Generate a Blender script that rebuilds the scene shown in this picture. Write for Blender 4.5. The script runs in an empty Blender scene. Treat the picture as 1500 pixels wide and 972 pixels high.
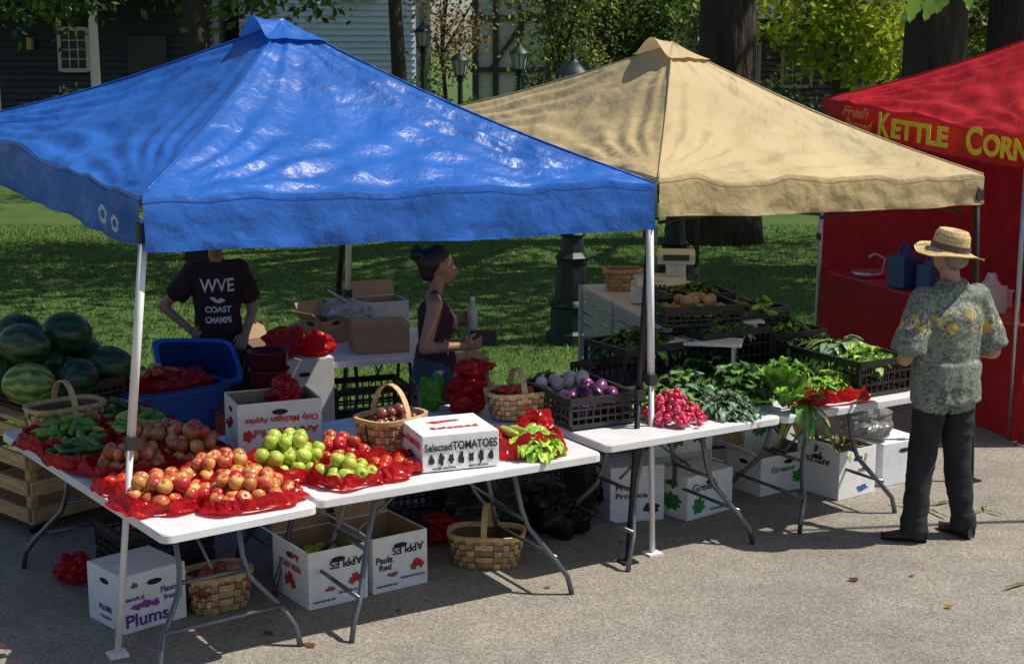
import bpy, math, random
import numpy as np
from mathutils import Vector, Matrix, noise
R=random.Random(7); NR=np.random.default_rng(5)
pi=math.pi; sin=math.sin; cos=math.cos
sc=bpy.context.scene
sc.view_settings.view_transform='Standard'; sc.view_settings.look='None'; sc.view_settings.exposure=0

# ---------------------------------------------------------------- builder
class B:
    def __init__(s): s.v=[];s.f=[];s.c=[];s.m=[];s.sm=[];s.M=Matrix.Identity(4)
    def add(s,vs,fs,col,m=0,smooth=True):
        n=len(s.v); M=s.M
        s.v+=[tuple(M@Vector(v)) for v in vs]
        s.c+=list(col) if isinstance(col,list) else [col]*len(vs)
        s.f+=[tuple(i+n for i in f) for f in fs]; s.m+=[m]*len(fs); s.sm+=[smooth]*len(fs)
    def box(s,c,d,rz=0,col=(.5,.5,.5),m=0,rot=None):
        Q=Matrix.Rotation(rz,3,'Z') if rot is None else rot
        vs=[Vector(c)+Q@Vector((x*d[0]/2,y*d[1]/2,z*d[2]/2)) for z in(-1,1) for y in(-1,1) for x in(-1,1)]
        s.add(vs,[(0,2,3,1),(4,5,7,6),(0,1,5,4),(2,6,7,3),(0,4,6,2),(1,3,7,5)],col,m,False)
    def tube(s,pts,rs,seg=8,col=(.5,.5,.5),m=0,flat=1.0):
        pts=[Vector(p) for p in pts]
        if not hasattr(rs,'__len__'): rs=[rs]*len(pts)
        vs=[];fs=[];n=len(pts)
        prev=None
        for i,p in enumerate(pts):
            t=(pts[min(i+1,n-1)]-pts[max(i-1,0)])
            t=t.normalized() if t.length>0 else Vector((0,0,1))
            a=prev if prev is not None else (Vector((1,0,0)) if abs(t.x)<.8 else Vector((0,1,0)))
            a=(a-t*a.dot(t)).normalized(); prev=a; b=t.cross(a)
            for k in range(seg):
                th=2*pi*k/seg; vs.append(p+(a*cos(th)+b*sin(th)*flat)*rs[i])
        for i in range(n-1):
            for k in range(seg):
                k2=(k+1)%seg; fs.append((i*seg+k,i*seg+k2,(i+1)*seg+k2,(i+1)*seg+k))
        fs.append(tuple(range(seg))[::-1]); fs.append(tuple((n-1)*seg+k for k in range(seg)))
        s.add(vs,fs,col,m,True)
    def lathe(s,c,prof,seg=16,col=(.5,.5,.5),m=0,Q=None,smooth=True,sx=1,sy=1):
        vs=[];fs=[];n=len(prof)
        for r,z in prof:
            for k in range(seg):
                th=2*pi*k/seg; p=Vector((r*cos(th)*sx,r*sin(th)*sy,z))
                if Q is not None: p=Q@p
                vs.append(Vector(c)+p)
        for i in range(n-1):
            for k in range(seg):
                k2=(k+1)%seg; fs.append((i*seg+k,i*seg+k2,(i+1)*seg+k2,(i+1)*seg+k))
        s.add(vs,fs,col,m,smooth)
    def grid(s,fn,nu,nv,col,m=0,smooth=True):
        vs=[];cs=[];fs=[]
        for j in range(nv+1):
            for i in range(nu+1):
                u=i/nu;v=j/nv; vs.append(fn(u,v)); cs.append(col(u,v) if callable(col) else col)
        for j in range(nv):
            for i in range(nu):
                a=j*(nu+1)+i; fs.append((a,a+1,a+nu+2,a+nu+1))
        s.add(vs,fs,cs,m,smooth)
    def obj(s,name,mats,parent=None,loc=None,rz=0,bevel=0):
        me=bpy.data.meshes.new(name); me.from_pydata(s.v,[],s.f)
        me.polygons.foreach_set('material_index',s.m); me.polygons.foreach_set('use_smooth',s.sm)
        ca=me.color_attributes.new('Col','FLOAT_COLOR','POINT')
        arr=np.ones((len(s.v),4),np.float32); 
        if s.v: arr[:,:3]=np.array([c[:3] for c in s.c],np.float32)
        ca.data.foreach_set('color',arr.ravel())
        for m in (mats if isinstance(mats,list) else [mats]): me.materials.append(m)
        me.update()
        o=bpy.data.objects.new(name,me); sc.collection.objects.link(o)
        if loc is not None: o.location=loc
        o.rotation_euler=(0,0,rz)
        if parent: o.parent=parent
        if bevel:
            md=o.modifiers.new('b','BEVEL'); md.width=bevel; md.segments=2; md.limit_method='ANGLE'
        return o
def empty(name,loc=(0,0,0),rz=0):
    o=bpy.data.objects.new(name,None); o.location=loc; o.rotation_euler=(0,0,rz); o.empty_display_size=.1
    sc.collection.objects.link(o); return o
def cj(c,a=.1):
    k=1+R.uniform(-a,a); return (c[0]*k*(1+R.uniform(-a,a)*.3),c[1]*k,c[2]*k*(1+R.uniform(-a,a)*.3))
def mixc(a,b,t): t=max(0,min(1,t)); return tuple(a[i]*(1-t)+b[i]*t for i in range(3))

# ---------------------------------------------------------------- materials
def mat(name,rough=.6,ns=20,na=.25,bump=.2,bs=60,trans=0,metal=0,base=None,coat=0,bdist=.004,stretch=None,spec=.5,clear=0):
    m=bpy.data.materials.new(name); m.use_nodes=True; nt=m.node_tree; N=nt.nodes; L=nt.links
    p=N['Principled BSDF']; out=N['Material Output']
    tc=N.new('ShaderNodeTexCoord'); vec=tc.outputs['Object']
    if stretch:
        mp=N.new('ShaderNodeMapping'); mp.inputs['Scale'].default_value=stretch; L.new(vec,mp.inputs[0]); vec=mp.outputs[0]
    if base is None:
        a=N.new('ShaderNodeAttribute'); a.attribute_name='Col'; col=a.outputs['Color']
    else:
        a=N.new('ShaderNodeRGB'); a.outputs[0].default_value=(*base,1); col=a.outputs[0]
    n=N.new('ShaderNodeTexNoise'); n.inputs['Scale'].default_value=ns; n.inputs['Detail'].default_value=5; L.new(vec,n.inputs['Vector'])
    mr=N.new('ShaderNodeMapRange'); mr.inputs[1].default_value=.3; mr.inputs[2].default_value=.7
    mr.inputs[3].default_value=1-na; mr.inputs[4].default_value=1+na; L.new(n.outputs['Fac'],mr.inputs[0])
    vm=N.new('ShaderNodeVectorMath'); vm.operation='SCALE'; L.new(col,vm.inputs[0]); L.new(mr.outputs[0],vm.inputs['Scale'])
    L.new(vm.outputs[0],p.inputs['Base Color'])
    p.inputs['Roughness'].default_value=rough; p.inputs['Metallic'].default_value=metal
    p.inputs['Specular IOR Level'].default_value=spec; p.inputs['Coat Weight'].default_value=coat
    if bump:
        n2=N.new('ShaderNodeTexNoise'); n2.inputs['Scale'].default_value=bs; n2.inputs['Detail'].default_value=4; L.new(vec,n2.inputs['Vector'])
        bp=N.new('ShaderNodeBump'); bp.inputs['Strength'].default_value=bump; bp.inputs['Distance'].default_value=bdist
        L.new(n2.outputs['Fac'],bp.inputs['Height']); L.new(bp.outputs[0],p.inputs['Normal'])
    if trans:
        t=N.new('ShaderNodeBsdfTranslucent'); L.new(vm.outputs[0],t.inputs['Color'])
        mx=N.new('ShaderNodeMixShader'); mx.inputs[0].default_value=trans; L.new(p.outputs[0],mx.inputs[1]); L.new(t.outputs[0],mx.inputs[2]); L.new(mx.outputs[0],out.inputs['Surface'])
        if clear:
            tr_=N.new('ShaderNodeBsdfTransparent'); L.new(vm.outputs[0],tr_.inputs['Color']); mx2=N.new('ShaderNodeMixShader'); mx2.inputs[0].default_value=clear
            L.new(mx.outputs[0],mx2.inputs[1]); L.new(tr_.outputs[0],mx2.inputs[2]); L.new(mx2.outputs[0],out.inputs['Surface'])
    return m
Mfruit=mat('fruit_skin',.28,40,.18,.05,80,spec=.5)
Mveg=mat('leafy_green',.5,30,.3,.3,60,trans=.2)
Mleaf=mat('tree_leaf',.55,3,.2,0,trans=.4)
Mgrassb=mat('grass_blade',.6,1,.25,0,trans=.25)
Mpaint=mat('painted',.5,8,.08,.05,50)
Mcard=mat('cardboard',.8,14,.08,.15,40)
Mplas=mat('plastic',.35,15,.12,.06,60)
Mbag=mat('plastic_bag',.2,25,.2,.4,30,trans=.4,bdist=.008,clear=.2)
Mwood=mat('wood',.7,6,.3,.3,20,stretch=(1,1,6))
Msplint=mat('splint_wood',.6,30,.25,.2,90)
Mmetal=mat('grey_metal',.35,20,.1,0,metal=.8)
Mblk=mat('black_plastic',.4,20,.2,.1,50)
Mbark=mat('bark',.95,5,.5,1.0,9,stretch=(1,1,.2),bdist=.1)
Mcloth=mat('cloth',.9,9,.18,.35,45,bdist=.006)
Mskin=mat('skin',.5,20,.08,.1,120)
Mhair=mat('hair',.45,60,.5,.8,90,stretch=(3,3,.6))
Mink=mat('ink',.7,20,.1,0)
Mtable=mat('table_plastic',.42,6,.07,.12,260,bdist=.001)
Mstraw=mat('straw',.75,70,.35,.6,110,bdist=.004)
Mtarpw=mat('mesh_wall',.6,12,.2,.2,8,trans=.5,bdist=.03)
def ink(c): 
    return mat('ink_col',.6,30,.12,0,base=c)
I_black=ink((.015,.015,.02)); I_red=ink((.6,.03,.03)); I_purple=ink((.12,.02,.25)); I_green=ink((.02,.22,.04)); I_yellow=ink((.9,.62,.03)); I_white=ink((.75,.72,.68)); I_blue=ink((.05,.1,.4)); I_orange=ink((.8,.2,.05))

def fabric(name,base,rough,tr):
    m=mat(name,rough,1.4,.18,.75,6,trans=tr,base=base,bdist=.04,spec=.5)
    nt=m.node_tree;N=nt.nodes;L=nt.links
    bp=[n for n in N if n.type=='BUMP'][0]; tc=[n for n in N if n.type=='TEX_COORD'][0]
    prev=None
    for sc_,st,ds in((1.1,.75,.05),(3.1,.6,.025)):
        w=N.new('ShaderNodeTexNoise'); w.noise_type='RIDGED_MULTIFRACTAL'; w.inputs['Scale'].default_value=sc_; w.inputs['Detail'].default_value=5; w.inputs['Distortion'].default_value=1.2
        L.new(tc.outputs['Object'],w.inputs['Vector'])
        b2=N.new('ShaderNodeBump'); b2.inputs['Strength'].default_value=st; b2.inputs['Distance'].default_value=ds
        L.new(w.outputs['Fac'],b2.inputs['Height'])
        if prev: L.new(prev.outputs[0],b2.inputs['Normal'])
        prev=b2
    L.new(prev.outputs[0],bp.inputs['Normal'])
    return m
Fblue=fabric('blue_canopy_fabric',(.025,.145,.56),.40,.22)
Ftan=fabric('tan_canopy_fabric',(.58,.45,.235),.6,.22)
Fred=fabric('red_canopy_fabric',(.56,.016,.028),.5,.3)

# ---------------------------------------------------------------- world, sun, camera
w=bpy.data.worlds.new('World'); sc.world=w; w.use_nodes=True
nt=w.node_tree; bg=nt.nodes['Background']; sky=nt.nodes.new('ShaderNodeTexSky'); sky.sky_type='NISHITA'; sky.sun_disc=False
sky.sun_elevation=math.radians(57); sky.sun_rotation=math.radians(87); nt.links.new(sky.outputs[0],bg.inputs[0]); bg.inputs[1].default_value=.09
sd=bpy.data.lights.new('sun','SUN'); sd.energy=5.0; sd.angle=math.radians(.5); sd.color=(1,.94,.83)
so=bpy.data.objects.new('sun',sd); sc.collection.objects.link(so)
ts=Vector((cos(math.radians(57)),.03,sin(math.radians(57)))).normalized(); so.rotation_euler=ts.to_track_quat('Z','Y').to_euler(); so.location=(10,0,20)
cd=bpy.data.cameras.new('camera'); cam=bpy.data.objects.new('camera',cd); sc.collection.objects.link(cam); sc.camera=cam
cam.location=(0,0,2.8); cam.rotation_euler=(pi/2-math.atan(416/2200),0,0); cd.sensor_width=36; cd.lens=52.8; cd.clip_end=2000

# ---------------------------------------------------------------- ground
mg=bpy.data.materials.new('lawn_mat'); mg.use_nodes=True; N=mg.node_tree.nodes; L=mg.node_tree.links; p=N['Principled BSDF']
tc=N.new('ShaderNodeTexCoord'); n1=N.new('ShaderNodeTexNoise'); n1.inputs['Scale'].default_value=1.2; n1.inputs['Detail'].default_value=6
n2=N.new('ShaderNodeTexNoise'); n2.inputs['Scale'].default_value=60; n2.inputs['Detail'].default_value=3
for n in(n1,n2): L.new(tc.outputs['Object'],n.inputs['Vector'])
cr=N.new('ShaderNodeValToRGB'); cr.color_ramp.elements[0].position=.3; cr.color_ramp.elements[0].color=(.035,.085,.01,1); cr.color_ramp.elements[1].position=.75; cr.color_ramp.elements[1].color=(.13,.24,.03,1)
ad=N.new('ShaderNodeMath'); ad.operation='MULTIPLY_ADD'; ad.inputs[1].default_value=.5; L.new(n1.outputs['Fac'],ad.inputs[0])
ml=N.new('ShaderNodeMath'); ml.operation='MULTIPLY'; ml.inputs[1].default_value=.5; L.new(n2.outputs['Fac'],ml.inputs[0]); L.new(ml.outputs[0],ad.inputs[2])
L.new(ad.outputs[0],cr.inputs[0]); L.new(cr.outputs[0],p.inputs['Base Color']); p.inputs['Roughness'].default_value=.9
bp=N.new('ShaderNodeBump'); bp.inputs['Distance'].default_value=.05; L.new(n2.outputs['Fac'],bp.inputs['Height']); L.new(bp.outputs[0],p.inputs['Normal'])
b=B(); b.add([(-600,-200,0),(600,-200,0),(600,1200,0),(-600,1200,0)],[(0,1,2,3)],(.1,.1,.1)); b.obj('lawn',mg)
ma=bpy.data.materials.new('asphalt_mat'); ma.use_nodes=True; N=ma.node_tree.nodes; L=ma.node_tree.links; p=N['Principled BSDF']
tc=N.new('ShaderNodeTexCoord')
def nz(s,d=4):
    n=N.new('ShaderNodeTexNoise'); n.inputs['Scale'].default_value=s; n.inputs['Detail'].default_value=d; L.new(tc.outputs['Object'],n.inputs['Vector']); return n
a1=nz(.9,7); a2=nz(110,3); a4=nz(5,5); vo=N.new('ShaderNodeTexVoronoi'); vo.inputs['Scale'].default_value=95; L.new(tc.outputs['Object'],vo.inputs['Vector'])
cr=N.new('ShaderNodeValToRGB'); cr.color_ramp.elements[0].position=.28; cr.color_ramp.elements[0].color=(.14,.125,.10,1); cr.color_ramp.elements[1].position=.72; cr.color_ramp.elements[1].color=(.38,.34,.285,1)
L.new(a2.outputs['Fac'],cr.inputs[0])
m2=N.new('ShaderNodeMapRange'); m2.inputs[1].default_value=.35;m2.inputs[2].default_value=.65;m2.inputs[3].default_value=.87;m2.inputs[4].default_value=1.12; L.new(a1.outputs['Fac'],m2.inputs[0])
m4=N.new('ShaderNodeMapRange'); m4.inputs[1].default_value=.35;m4.inputs[2].default_value=.65;m4.inputs[3].default_value=.92;m4.inputs[4].default_value=1.08; L.new(a4.outputs['Fac'],m4.inputs[0])
vc=N.new('ShaderNodeSeparateColor'); L.new(vo.outputs['Color'],vc.inputs[0])
m3=N.new('ShaderNodeMapRange'); m3.inputs[3].default_value=.78; m3.inputs[4].default_value=1.24; L.new(vc.outputs[0],m3.inputs[0])
mm=N.new('ShaderNodeMath'); mm.operation='MULTIPLY'; L.new(m2.outputs[0],mm.inputs[0]); L.new(m3.outputs[0],mm.inputs[1])
mm2=N.new('ShaderNodeMath'); mm2.operation='MULTIPLY'; L.new(mm.outputs[0],mm2.inputs[0]); L.new(m4.outputs[0],mm2.inputs[1])
vs_=N.new('ShaderNodeVectorMath'); vs_.operation='SCALE'; L.new(cr.outputs[0],vs_.inputs[0]); L.new(mm2.outputs[0],vs_.inputs['Scale']); L.new(vs_.outputs[0],p.inputs['Base Color'])
p.inputs['Roughness'].default_value=.88; bp=N.new('ShaderNodeBump'); bp.inputs['Distance'].default_value=.004; bp.inputs['Strength'].default_value=.5; L.new(a2.outputs['Fac'],bp.inputs['Height']); L.new(bp.outputs[0],p.inputs['Normal'])
def edge(x): return 10.3+.577*(x+1.2)+.08*sin(x*2.1)
b=B(); xs=[-60+i*1.0 for i in range(121)]
vs=[(x,edge(x),.004) for x in xs]+[(x,-60,.004) for x in xs]; n=len(xs)
b.add(vs,[(i,i+1,n+i+1,n+i) for i in range(n-1)],(.1,.1,.1),0,False); b.obj('asphalt_road',ma)

def cloud(name,V,F,C,mt,parent=None):
    me=bpy.data.meshes.new(name); nv=len(V); k=F.shape[1]; nf=len(F)
    me.vertices.add(nv); me.vertices.foreach_set('co',V.astype(np.float32).ravel())
    me.loops.add(nf*k); me.loops.foreach_set('vertex_index',F.astype(np.int32).ravel())
    me.polygons.add(nf); me.polygons.foreach_set('loop_start',(np.arange(nf)*k).astype(np.int32)); me.polygons.foreach_set('loop_total',np.full(nf,k,np.int32))
    me.update(calc_edges=True)
    ca=me.color_attributes.new('Col','FLOAT_COLOR','POINT'); A=np.ones((nv,4),np.float32); A[:,:3]=C; ca.data.foreach_set('color',A.ravel())
    me.materials.append(mt); o=bpy.data.objects.new(name,me); sc.collection.objects.link(o)
    if parent: o.parent=parent
    return o
n=120000
X=NR.uniform(-9,8,n); Y=NR.uniform(8.6,24,n)**1.0; keep=Y>10.3+.577*(X+1.2)+.08*np.sin(X*2.1)-.03; X=X[keep];Y=Y[keep]; n=len(X)
ang=NR.uniform(0,2*pi,n); h=NR.uniform(.02,.055,n); wd=NR.uniform(.005,.011,n); lx=NR.normal(0,.02,n); ly=NR.normal(0,.02,n)
V=np.zeros((n,3,3)); V[:,0]=np.stack([X-np.cos(ang)*wd,Y-np.sin(ang)*wd,X*0],1); V[:,1]=np.stack([X+np.cos(ang)*wd,Y+np.sin(ang)*wd,X*0],1); V[:,2]=np.stack([X+lx,Y+ly,h],1)
cb=NR.uniform(.6,1.3,n)[:,None]*np.array([[.12,.23,.03]]); C=np.repeat(cb,3,0)
cloud('grass',V.reshape(-1,3),np.arange(n*3).reshape(-1,3),C,Mgrassb)

# ---------------------------------------------------------------- trees
def leafquads(P,size,cols):
    n=len(P); a=NR.normal(size=(n,3)); a/=np.linalg.norm(a,axis=1)[:,None]; b_=NR.normal(size=(n,3)); b_=np.cross(a,b_); b_/=np.linalg.norm(b_,axis=1)[:,None]
    s=(size*NR.uniform(.6,1.3,n))[:,None]; V=np.stack([P-a*s,P-b_*s*.5,P+a*s,P+b_*s*.5],1)
    return V.reshape(-1,3),np.arange(n*4).reshape(-1,4),np.repeat(cols,4,0)
def crown(name,cs,nl,cr_,size,base,parent,var=.5,flat=.7):
    P=[];C=[]
    for c in cs:
        k=NR.uniform(1-var,1+var); q=NR.normal(size=(nl,3))*np.array([cr_,cr_,cr_*flat])*.55+np.array(c); P.append(q)
        col=np.array(base)[None]*k*NR.uniform(.65,1.35,(nl,1)); col[:,0]*=NR.uniform(.8,1.3,nl); C.append(col)
    V,F,CC=leafquads(np.concatenate(P),size,np.concatenate(C)); return cloud(name,V,F,CC,Mleaf,parent)
def tree(name,x,y,tr,th,cc,crad,ncl,nl,size,base,clr=1.0,flat=.7,lean=0):
    e=empty(name,(x,y,0)); b=B()
    pts=[(lean*t*t+.06*sin(t*5),.05*sin(t*7+1),th*t) for t in [i/9 for i in range(10)]]
    rs=[tr*(1.35 if i==0 else 1.1 if i==1 else 1-.045*i) for i in range(10)]
    b.tube(pts,rs,14,(.055,.040,.030)); top=Vector(pts[-1]); cs=[]
    for i in range(ncl):
        while True:
            q=Vector((R.uniform(-1,1),R.uniform(-1,1),R.uniform(-1,1)))
            if .25<q.length<1: break
        cs.append((cc[0]+q.x*crad[0],cc[1]+q.y*crad[1],cc[2]+q.z*crad[2]))
    for i in range(min(9,ncl)):
        t=Vector(cs[i]); s0=Vector(pts[R.randint(6,9)]); mid=s0.lerp(t,.5)+Vector((R.uniform(-.3,.3),R.uniform(-.3,.3),.3)); b.tube([s0,mid,t],[tr*.45,tr*.25,tr*.06],8,(.05,.04,.03))
    b.obj('trunk',Mbark,e); crown('foliage',cs,nl,clr,size,base,e,flat=flat); return e
DG=(.06,.115,.018); YG=(.36,.44,.03)
tree('maple_tree',3.05,22,.50,7,(-2.0,-3.0,8.8),(4.6,4.2,2.0),40,170,.12,DG,1.0)
tree('maple_tree',5.2,19,.47,7,(1,-1.8,9),(3.8,3.0,2.2),30,170,.12,DG,1.0)
tree('maple_tree',6.35,19.3,.5,7,(2,0,9.5),(4,3.6,2.6),28,170,.12,DG,1.0)
tree('shade_tree',-4.15,20,.19,5.5,(-.6,0,4.65),(3.6,2.2,1.45),60,230,.075,DG,.65)
tree('shade_tree',-9.6,25,.26,6,(0,0,5.3),(3.6,3,2.0),44,220,.10,DG,.8)
tree('shade_tree',-2.2,29,.17,5.5,(0,0,6.2),(3.2,2.4,2.0),36,200,.10,DG,.9)
tree('young_tree',-1.4,32,.06,3,(0,0,3.9),(1.1,1.0,1.8),30,80,.06,(.24,.18,.07),.5)
tree('young_tree',1.0,31,.07,3,(0,0,4.0),(1.1,1.0,1.9),30,90,.065,(.18,.24,.05),.5)
tree('young_tree',3.0,33,.12,3,(-.3,0,4.0),(2.0,1.4,2.2),60,150,.08,(.09,.15,.025),.7)
tree('yellow_green_tree',6.4,30,.12,3,(0,0,4.0),(1.9,1.5,2.0),64,150,.085,YG,.6)
tree('yellow_green_tree',9.8,33,.14,3,(0,0,4.4),(2.4,1.6,2.4),60,150,.09,(.2,.26,.03),.7)
e=tree('roadside_tree',13.6,9.2,.28,6,(.6,0,8),(2.6,2.4,2.0),40,200,.10,(.08,.14,.02),.8)
b=B(); b.tube([(0,0,5.2),(-4.5,-.2,4.7),(-8,-.4,4.1),(-10.6,-.7,3.35),(-11.35,-.75,3.08)],[.09,.055,.025,.008,.004],8,(.07,.055,.04)); b.obj('branch',Mbark,e)
b=B()
def bigleaf(b,p,d,n_,L_,W_,col):
    d=Vector(d).normalized(); n_=Vector(n_); s_=d.cross(n_).normalized()
    def fn(u,v):
        wv=W_*sin(pi*min(1,v*.96+.04))**.7*(1+.25*sin(v*22)); return Vector(p)+d*(v*L_)+s_*((u-.5)*wv)+Vector((0,0,-.25*L_*v*v+.03*abs(u-.5)))
    b.grid(fn,4,10,col)
for i,(x,z) in enumerate([(-11.38,3.10),(-11.25,3.10),(-11.1,3.17),(-11.32,3.06),(-10.95,3.22),(-10.8,3.28),(-10.6,3.33),(-11.05,3.20),(-11.2,3.14),(-10.7,3.3)]):
    bigleaf(b,(x,-.72+R.uniform(-.06,.06),z),(-.4+R.uniform(-.5,.5),R.uniform(-.5,.3),-.6),(0,-1,.5),.15,.085,cj((.20,.36,.05),.2))
b.obj('leaves',Mleaf,e)

def hedge(name,x0,x1,y,h,dn,base):
    n=int((x1-x0)*dn); P=np.stack([NR.uniform(x0,x1,n),y+NR.normal(0,.45,n),NR.uniform(0,1,n)**.7*h],1); P[:,2]*=1+.22*np.sin(P[:,0]*2.3)+.12*np.sin(P[:,0]*6.1)
    k=.5+.5*np.sin(P[:,0]*5)*np.sin(P[:,2]*6+P[:,0]); C=np.array(base)[None]*(.55+.8*k[:,None])*NR.uniform(.7,1.3,(n,1)); V,F,CC=leafquads(P,.07,C); cloud(name,V,F,CC,Mleaf)
hedge('hedge',-14,-4,34.6,1.5,500,(.07,.12,.025)); hedge('hedge',-3.6,3.4,33.6,1.9,650,(.09,.14,.035)); hedge('hedge',3.4,18,35.5,1.9,400,(.05,.085,.02))
hedge('distant_trees',-60,60,62,9,260,(.04,.07,.016))
# ---------------------------------------------------------------- houses
def house_parts(e,x0,x1,y,h,depth,col,boards=True,roofc=(.05,.05,.055)):
    b=B(); cx=(x0+x1)/2; b.box((cx,y+depth/2+.05,h/2),(x1-x0,depth,h),0,tuple(c*.8 for c in col))
    if boards:
        z=0
        while z<h: 
            vs=[(x0,y+.045,z+.165),(x1,y+.045,z+.165),(x1,y-.02,z),(x0,y-.02,z),(x0,y+.045,z),(x1,y+.045,z)]
            b.add(vs,[(0,1,2,3),(3,2,5,4)],cj(col,.05),0,False); z+=.165
    b.obj('walls',Mpaint,e)
    b=B(); b.add([(x0-.5,y-.6,h),(x1+.5,y-.6,h),(x1+.5,y+depth+.6,h),(x0-.5,y+depth+.6,h),(x0-.5,y+depth/2,h+3),(x1+.5,y+depth/2,h+3)],[(0,1,5,4),(2,3,4,5),(0,4,3),(1,2,5),(0,3,2,1)],roofc,0,False); b.obj('roof',Mpaint,e)
def window(b,x,z,wd,hh,y,fr=(.7,.68,.62)):
    b.box((x,y-.03,z),(wd,.05,hh),0,(.02,.025,.03))
    for s_ in(-1,1):
        b.box((x+s_*(wd/2+.04),y-.05,z),(.09,.09,hh+.16),0,fr); b.box((x,y-.055,z+s_*(hh/2+.05)),(wd-.002,.09,.1),0,fr)
    for i in(1,2): b.box((x-wd/2+wd*i/3,y-.065,z),(.025,.03,hh),0,fr)
    for i in(1,2,3): b.box((x,y-.068,z-hh/2+hh*i/4),(wd-.02,.03,.025),0,fr)
e=empty('porch_house'); house_parts(e,-18,-7.7,39.5,6.5,9,(.04,.042,.05))
b=B(); window(b,-11.3,2.75,.65,.95,39.45,(.5,.48,.42)); window(b,-14.5,2.9,.8,1.2,39.45); b.obj('windows',Mpaint,e)
b=B()
for x in(-15.2,-12.75,-10.25,-7.9):
    b.lathe((x,37.5,.3),[(.17,0),(.17,.12),(.13,.16),(.12,1.8),(.105,3.6),(.17,3.7),(.17,3.85)],16,(.72,.68,.6))
b.box((-12.9,37.6,4.35),(10.8,.4,.4),0,(.7,.66,.58)); b.box((-12.9,38.4,.15),(10.8,2.1,.3),0,(.2,.2,.2)); b.obj('porch_columns',Mpaint,e)
b=B(); b.box((-9.4,39.40,1.9),(1.0,.08,2.4),0,(.03,.03,.03)); b.box((-12.4,39.33,2.9),(.12,.2,.3),0,(.5,.35,.1)); b.obj('door',Mpaint,e)
b=B(); b.box((-12.9,38.5,4.62),(10.8,2.6,.1),0,(.06,.06,.06)); b.obj('porch_roof',Mpaint,e)
e=empty('clapboard_house'); house_parts(e,-7.3,-2.6,41,7,8,(.55,.64,.74))
b=B(); window(b,-4.1,4.9,.9,1.5,40.9); window(b,-6.0,1.6,.9,1.5,40.9,(.3,.4,.5)); b.obj('windows',Mpaint,e)
e=empty('timbered_house'); house_parts(e,-1.1,4.2,42,7,8,(.74,.70,.62),False)
b=B()
for x in(-1.0,-.45,.25,1.0,1.9,2.8,4.1): b.box((x,41.98,3.5),(.16,.1,7),0,(.05,.035,.03))
for z in(2.2,3.6,5.0): b.box((1.55,41.97,z),(5.4,.09,.14),0,(.05,.035,.03))
Qd=Matrix.Rotation(math.radians(35),3,'Y'); b.box((-.1,41.965,2.9),(.12,.08,1.6),0,(.05,.035,.03),rot=Qd); b.box((1.45,41.965,4.3),(.12,.08,1.6),0,(.05,.035,.03),rot=Qd)
b.obj('timbers',Mwood,e)
e=empty('brown_house'); house_parts(e,5.5,17,44,3.6,9,(.07,.035,.025))
b=B()
for i in range(7): window(b,6.7+i*1.5,2.3,.75,1.1,43.95,(.25,.2,.15))
b.obj('windows',Mpaint,e)

# ---------------------------------------------------------------- street lamps
def lamp(x,y,h,big=1.0):
    e=empty('street_lamp',(x,y,0)); g=(.007,.018,.016); b=B()
    b.lathe((0,0,0),[(.0,.0),(.25*big,0),(.25*big,.10),(.21*big,.13),(.205*big,.34),(.23*big,.37),(.17*big,.42),(.145*big,.75),(.15*big,.80),(.17*big,.83),(.12*big,.88),(.10*big,1.02),(.13*big,1.05),(.075*big,1.12),(.06,1.3),(.045,h-.55),(.08,h-.52),(.05,h-.46),(.11,h-.44),(.11,h-.42)],8 if big>.9 else 10,g,0,smooth=False)
    b.obj('post',Mpaint,e); b=B()
    b.lathe((0,0,h-.42),[(.10,0),(.15,.27)],8,(.4,.42,.4),0,smooth=False); b.obj('lantern_glass',Mplas,e)
    b=B(); b.lathe((0,0,h-.15),[(.19,0),(.17,.03),(.08,.11),(.03,.14),(.035,.17),(.0,.21)],12,g)
    for k in range(8): a=2*pi*k/8; b.tube([(.105*cos(a),.105*sin(a),h-.42),(.155*cos(a),.155*sin(a),h-.15)],.008,5,g)
    b.obj('lantern_roof',Mpaint,e)
lamp(.58,14.3,2.70); lamp(-.97,28.5,2.72,.7); lamp(.13,27,2.85,.7); lamp(-1.75,30,3.25,.7); lamp(2.06,18.9,2.74,.8)

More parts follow.
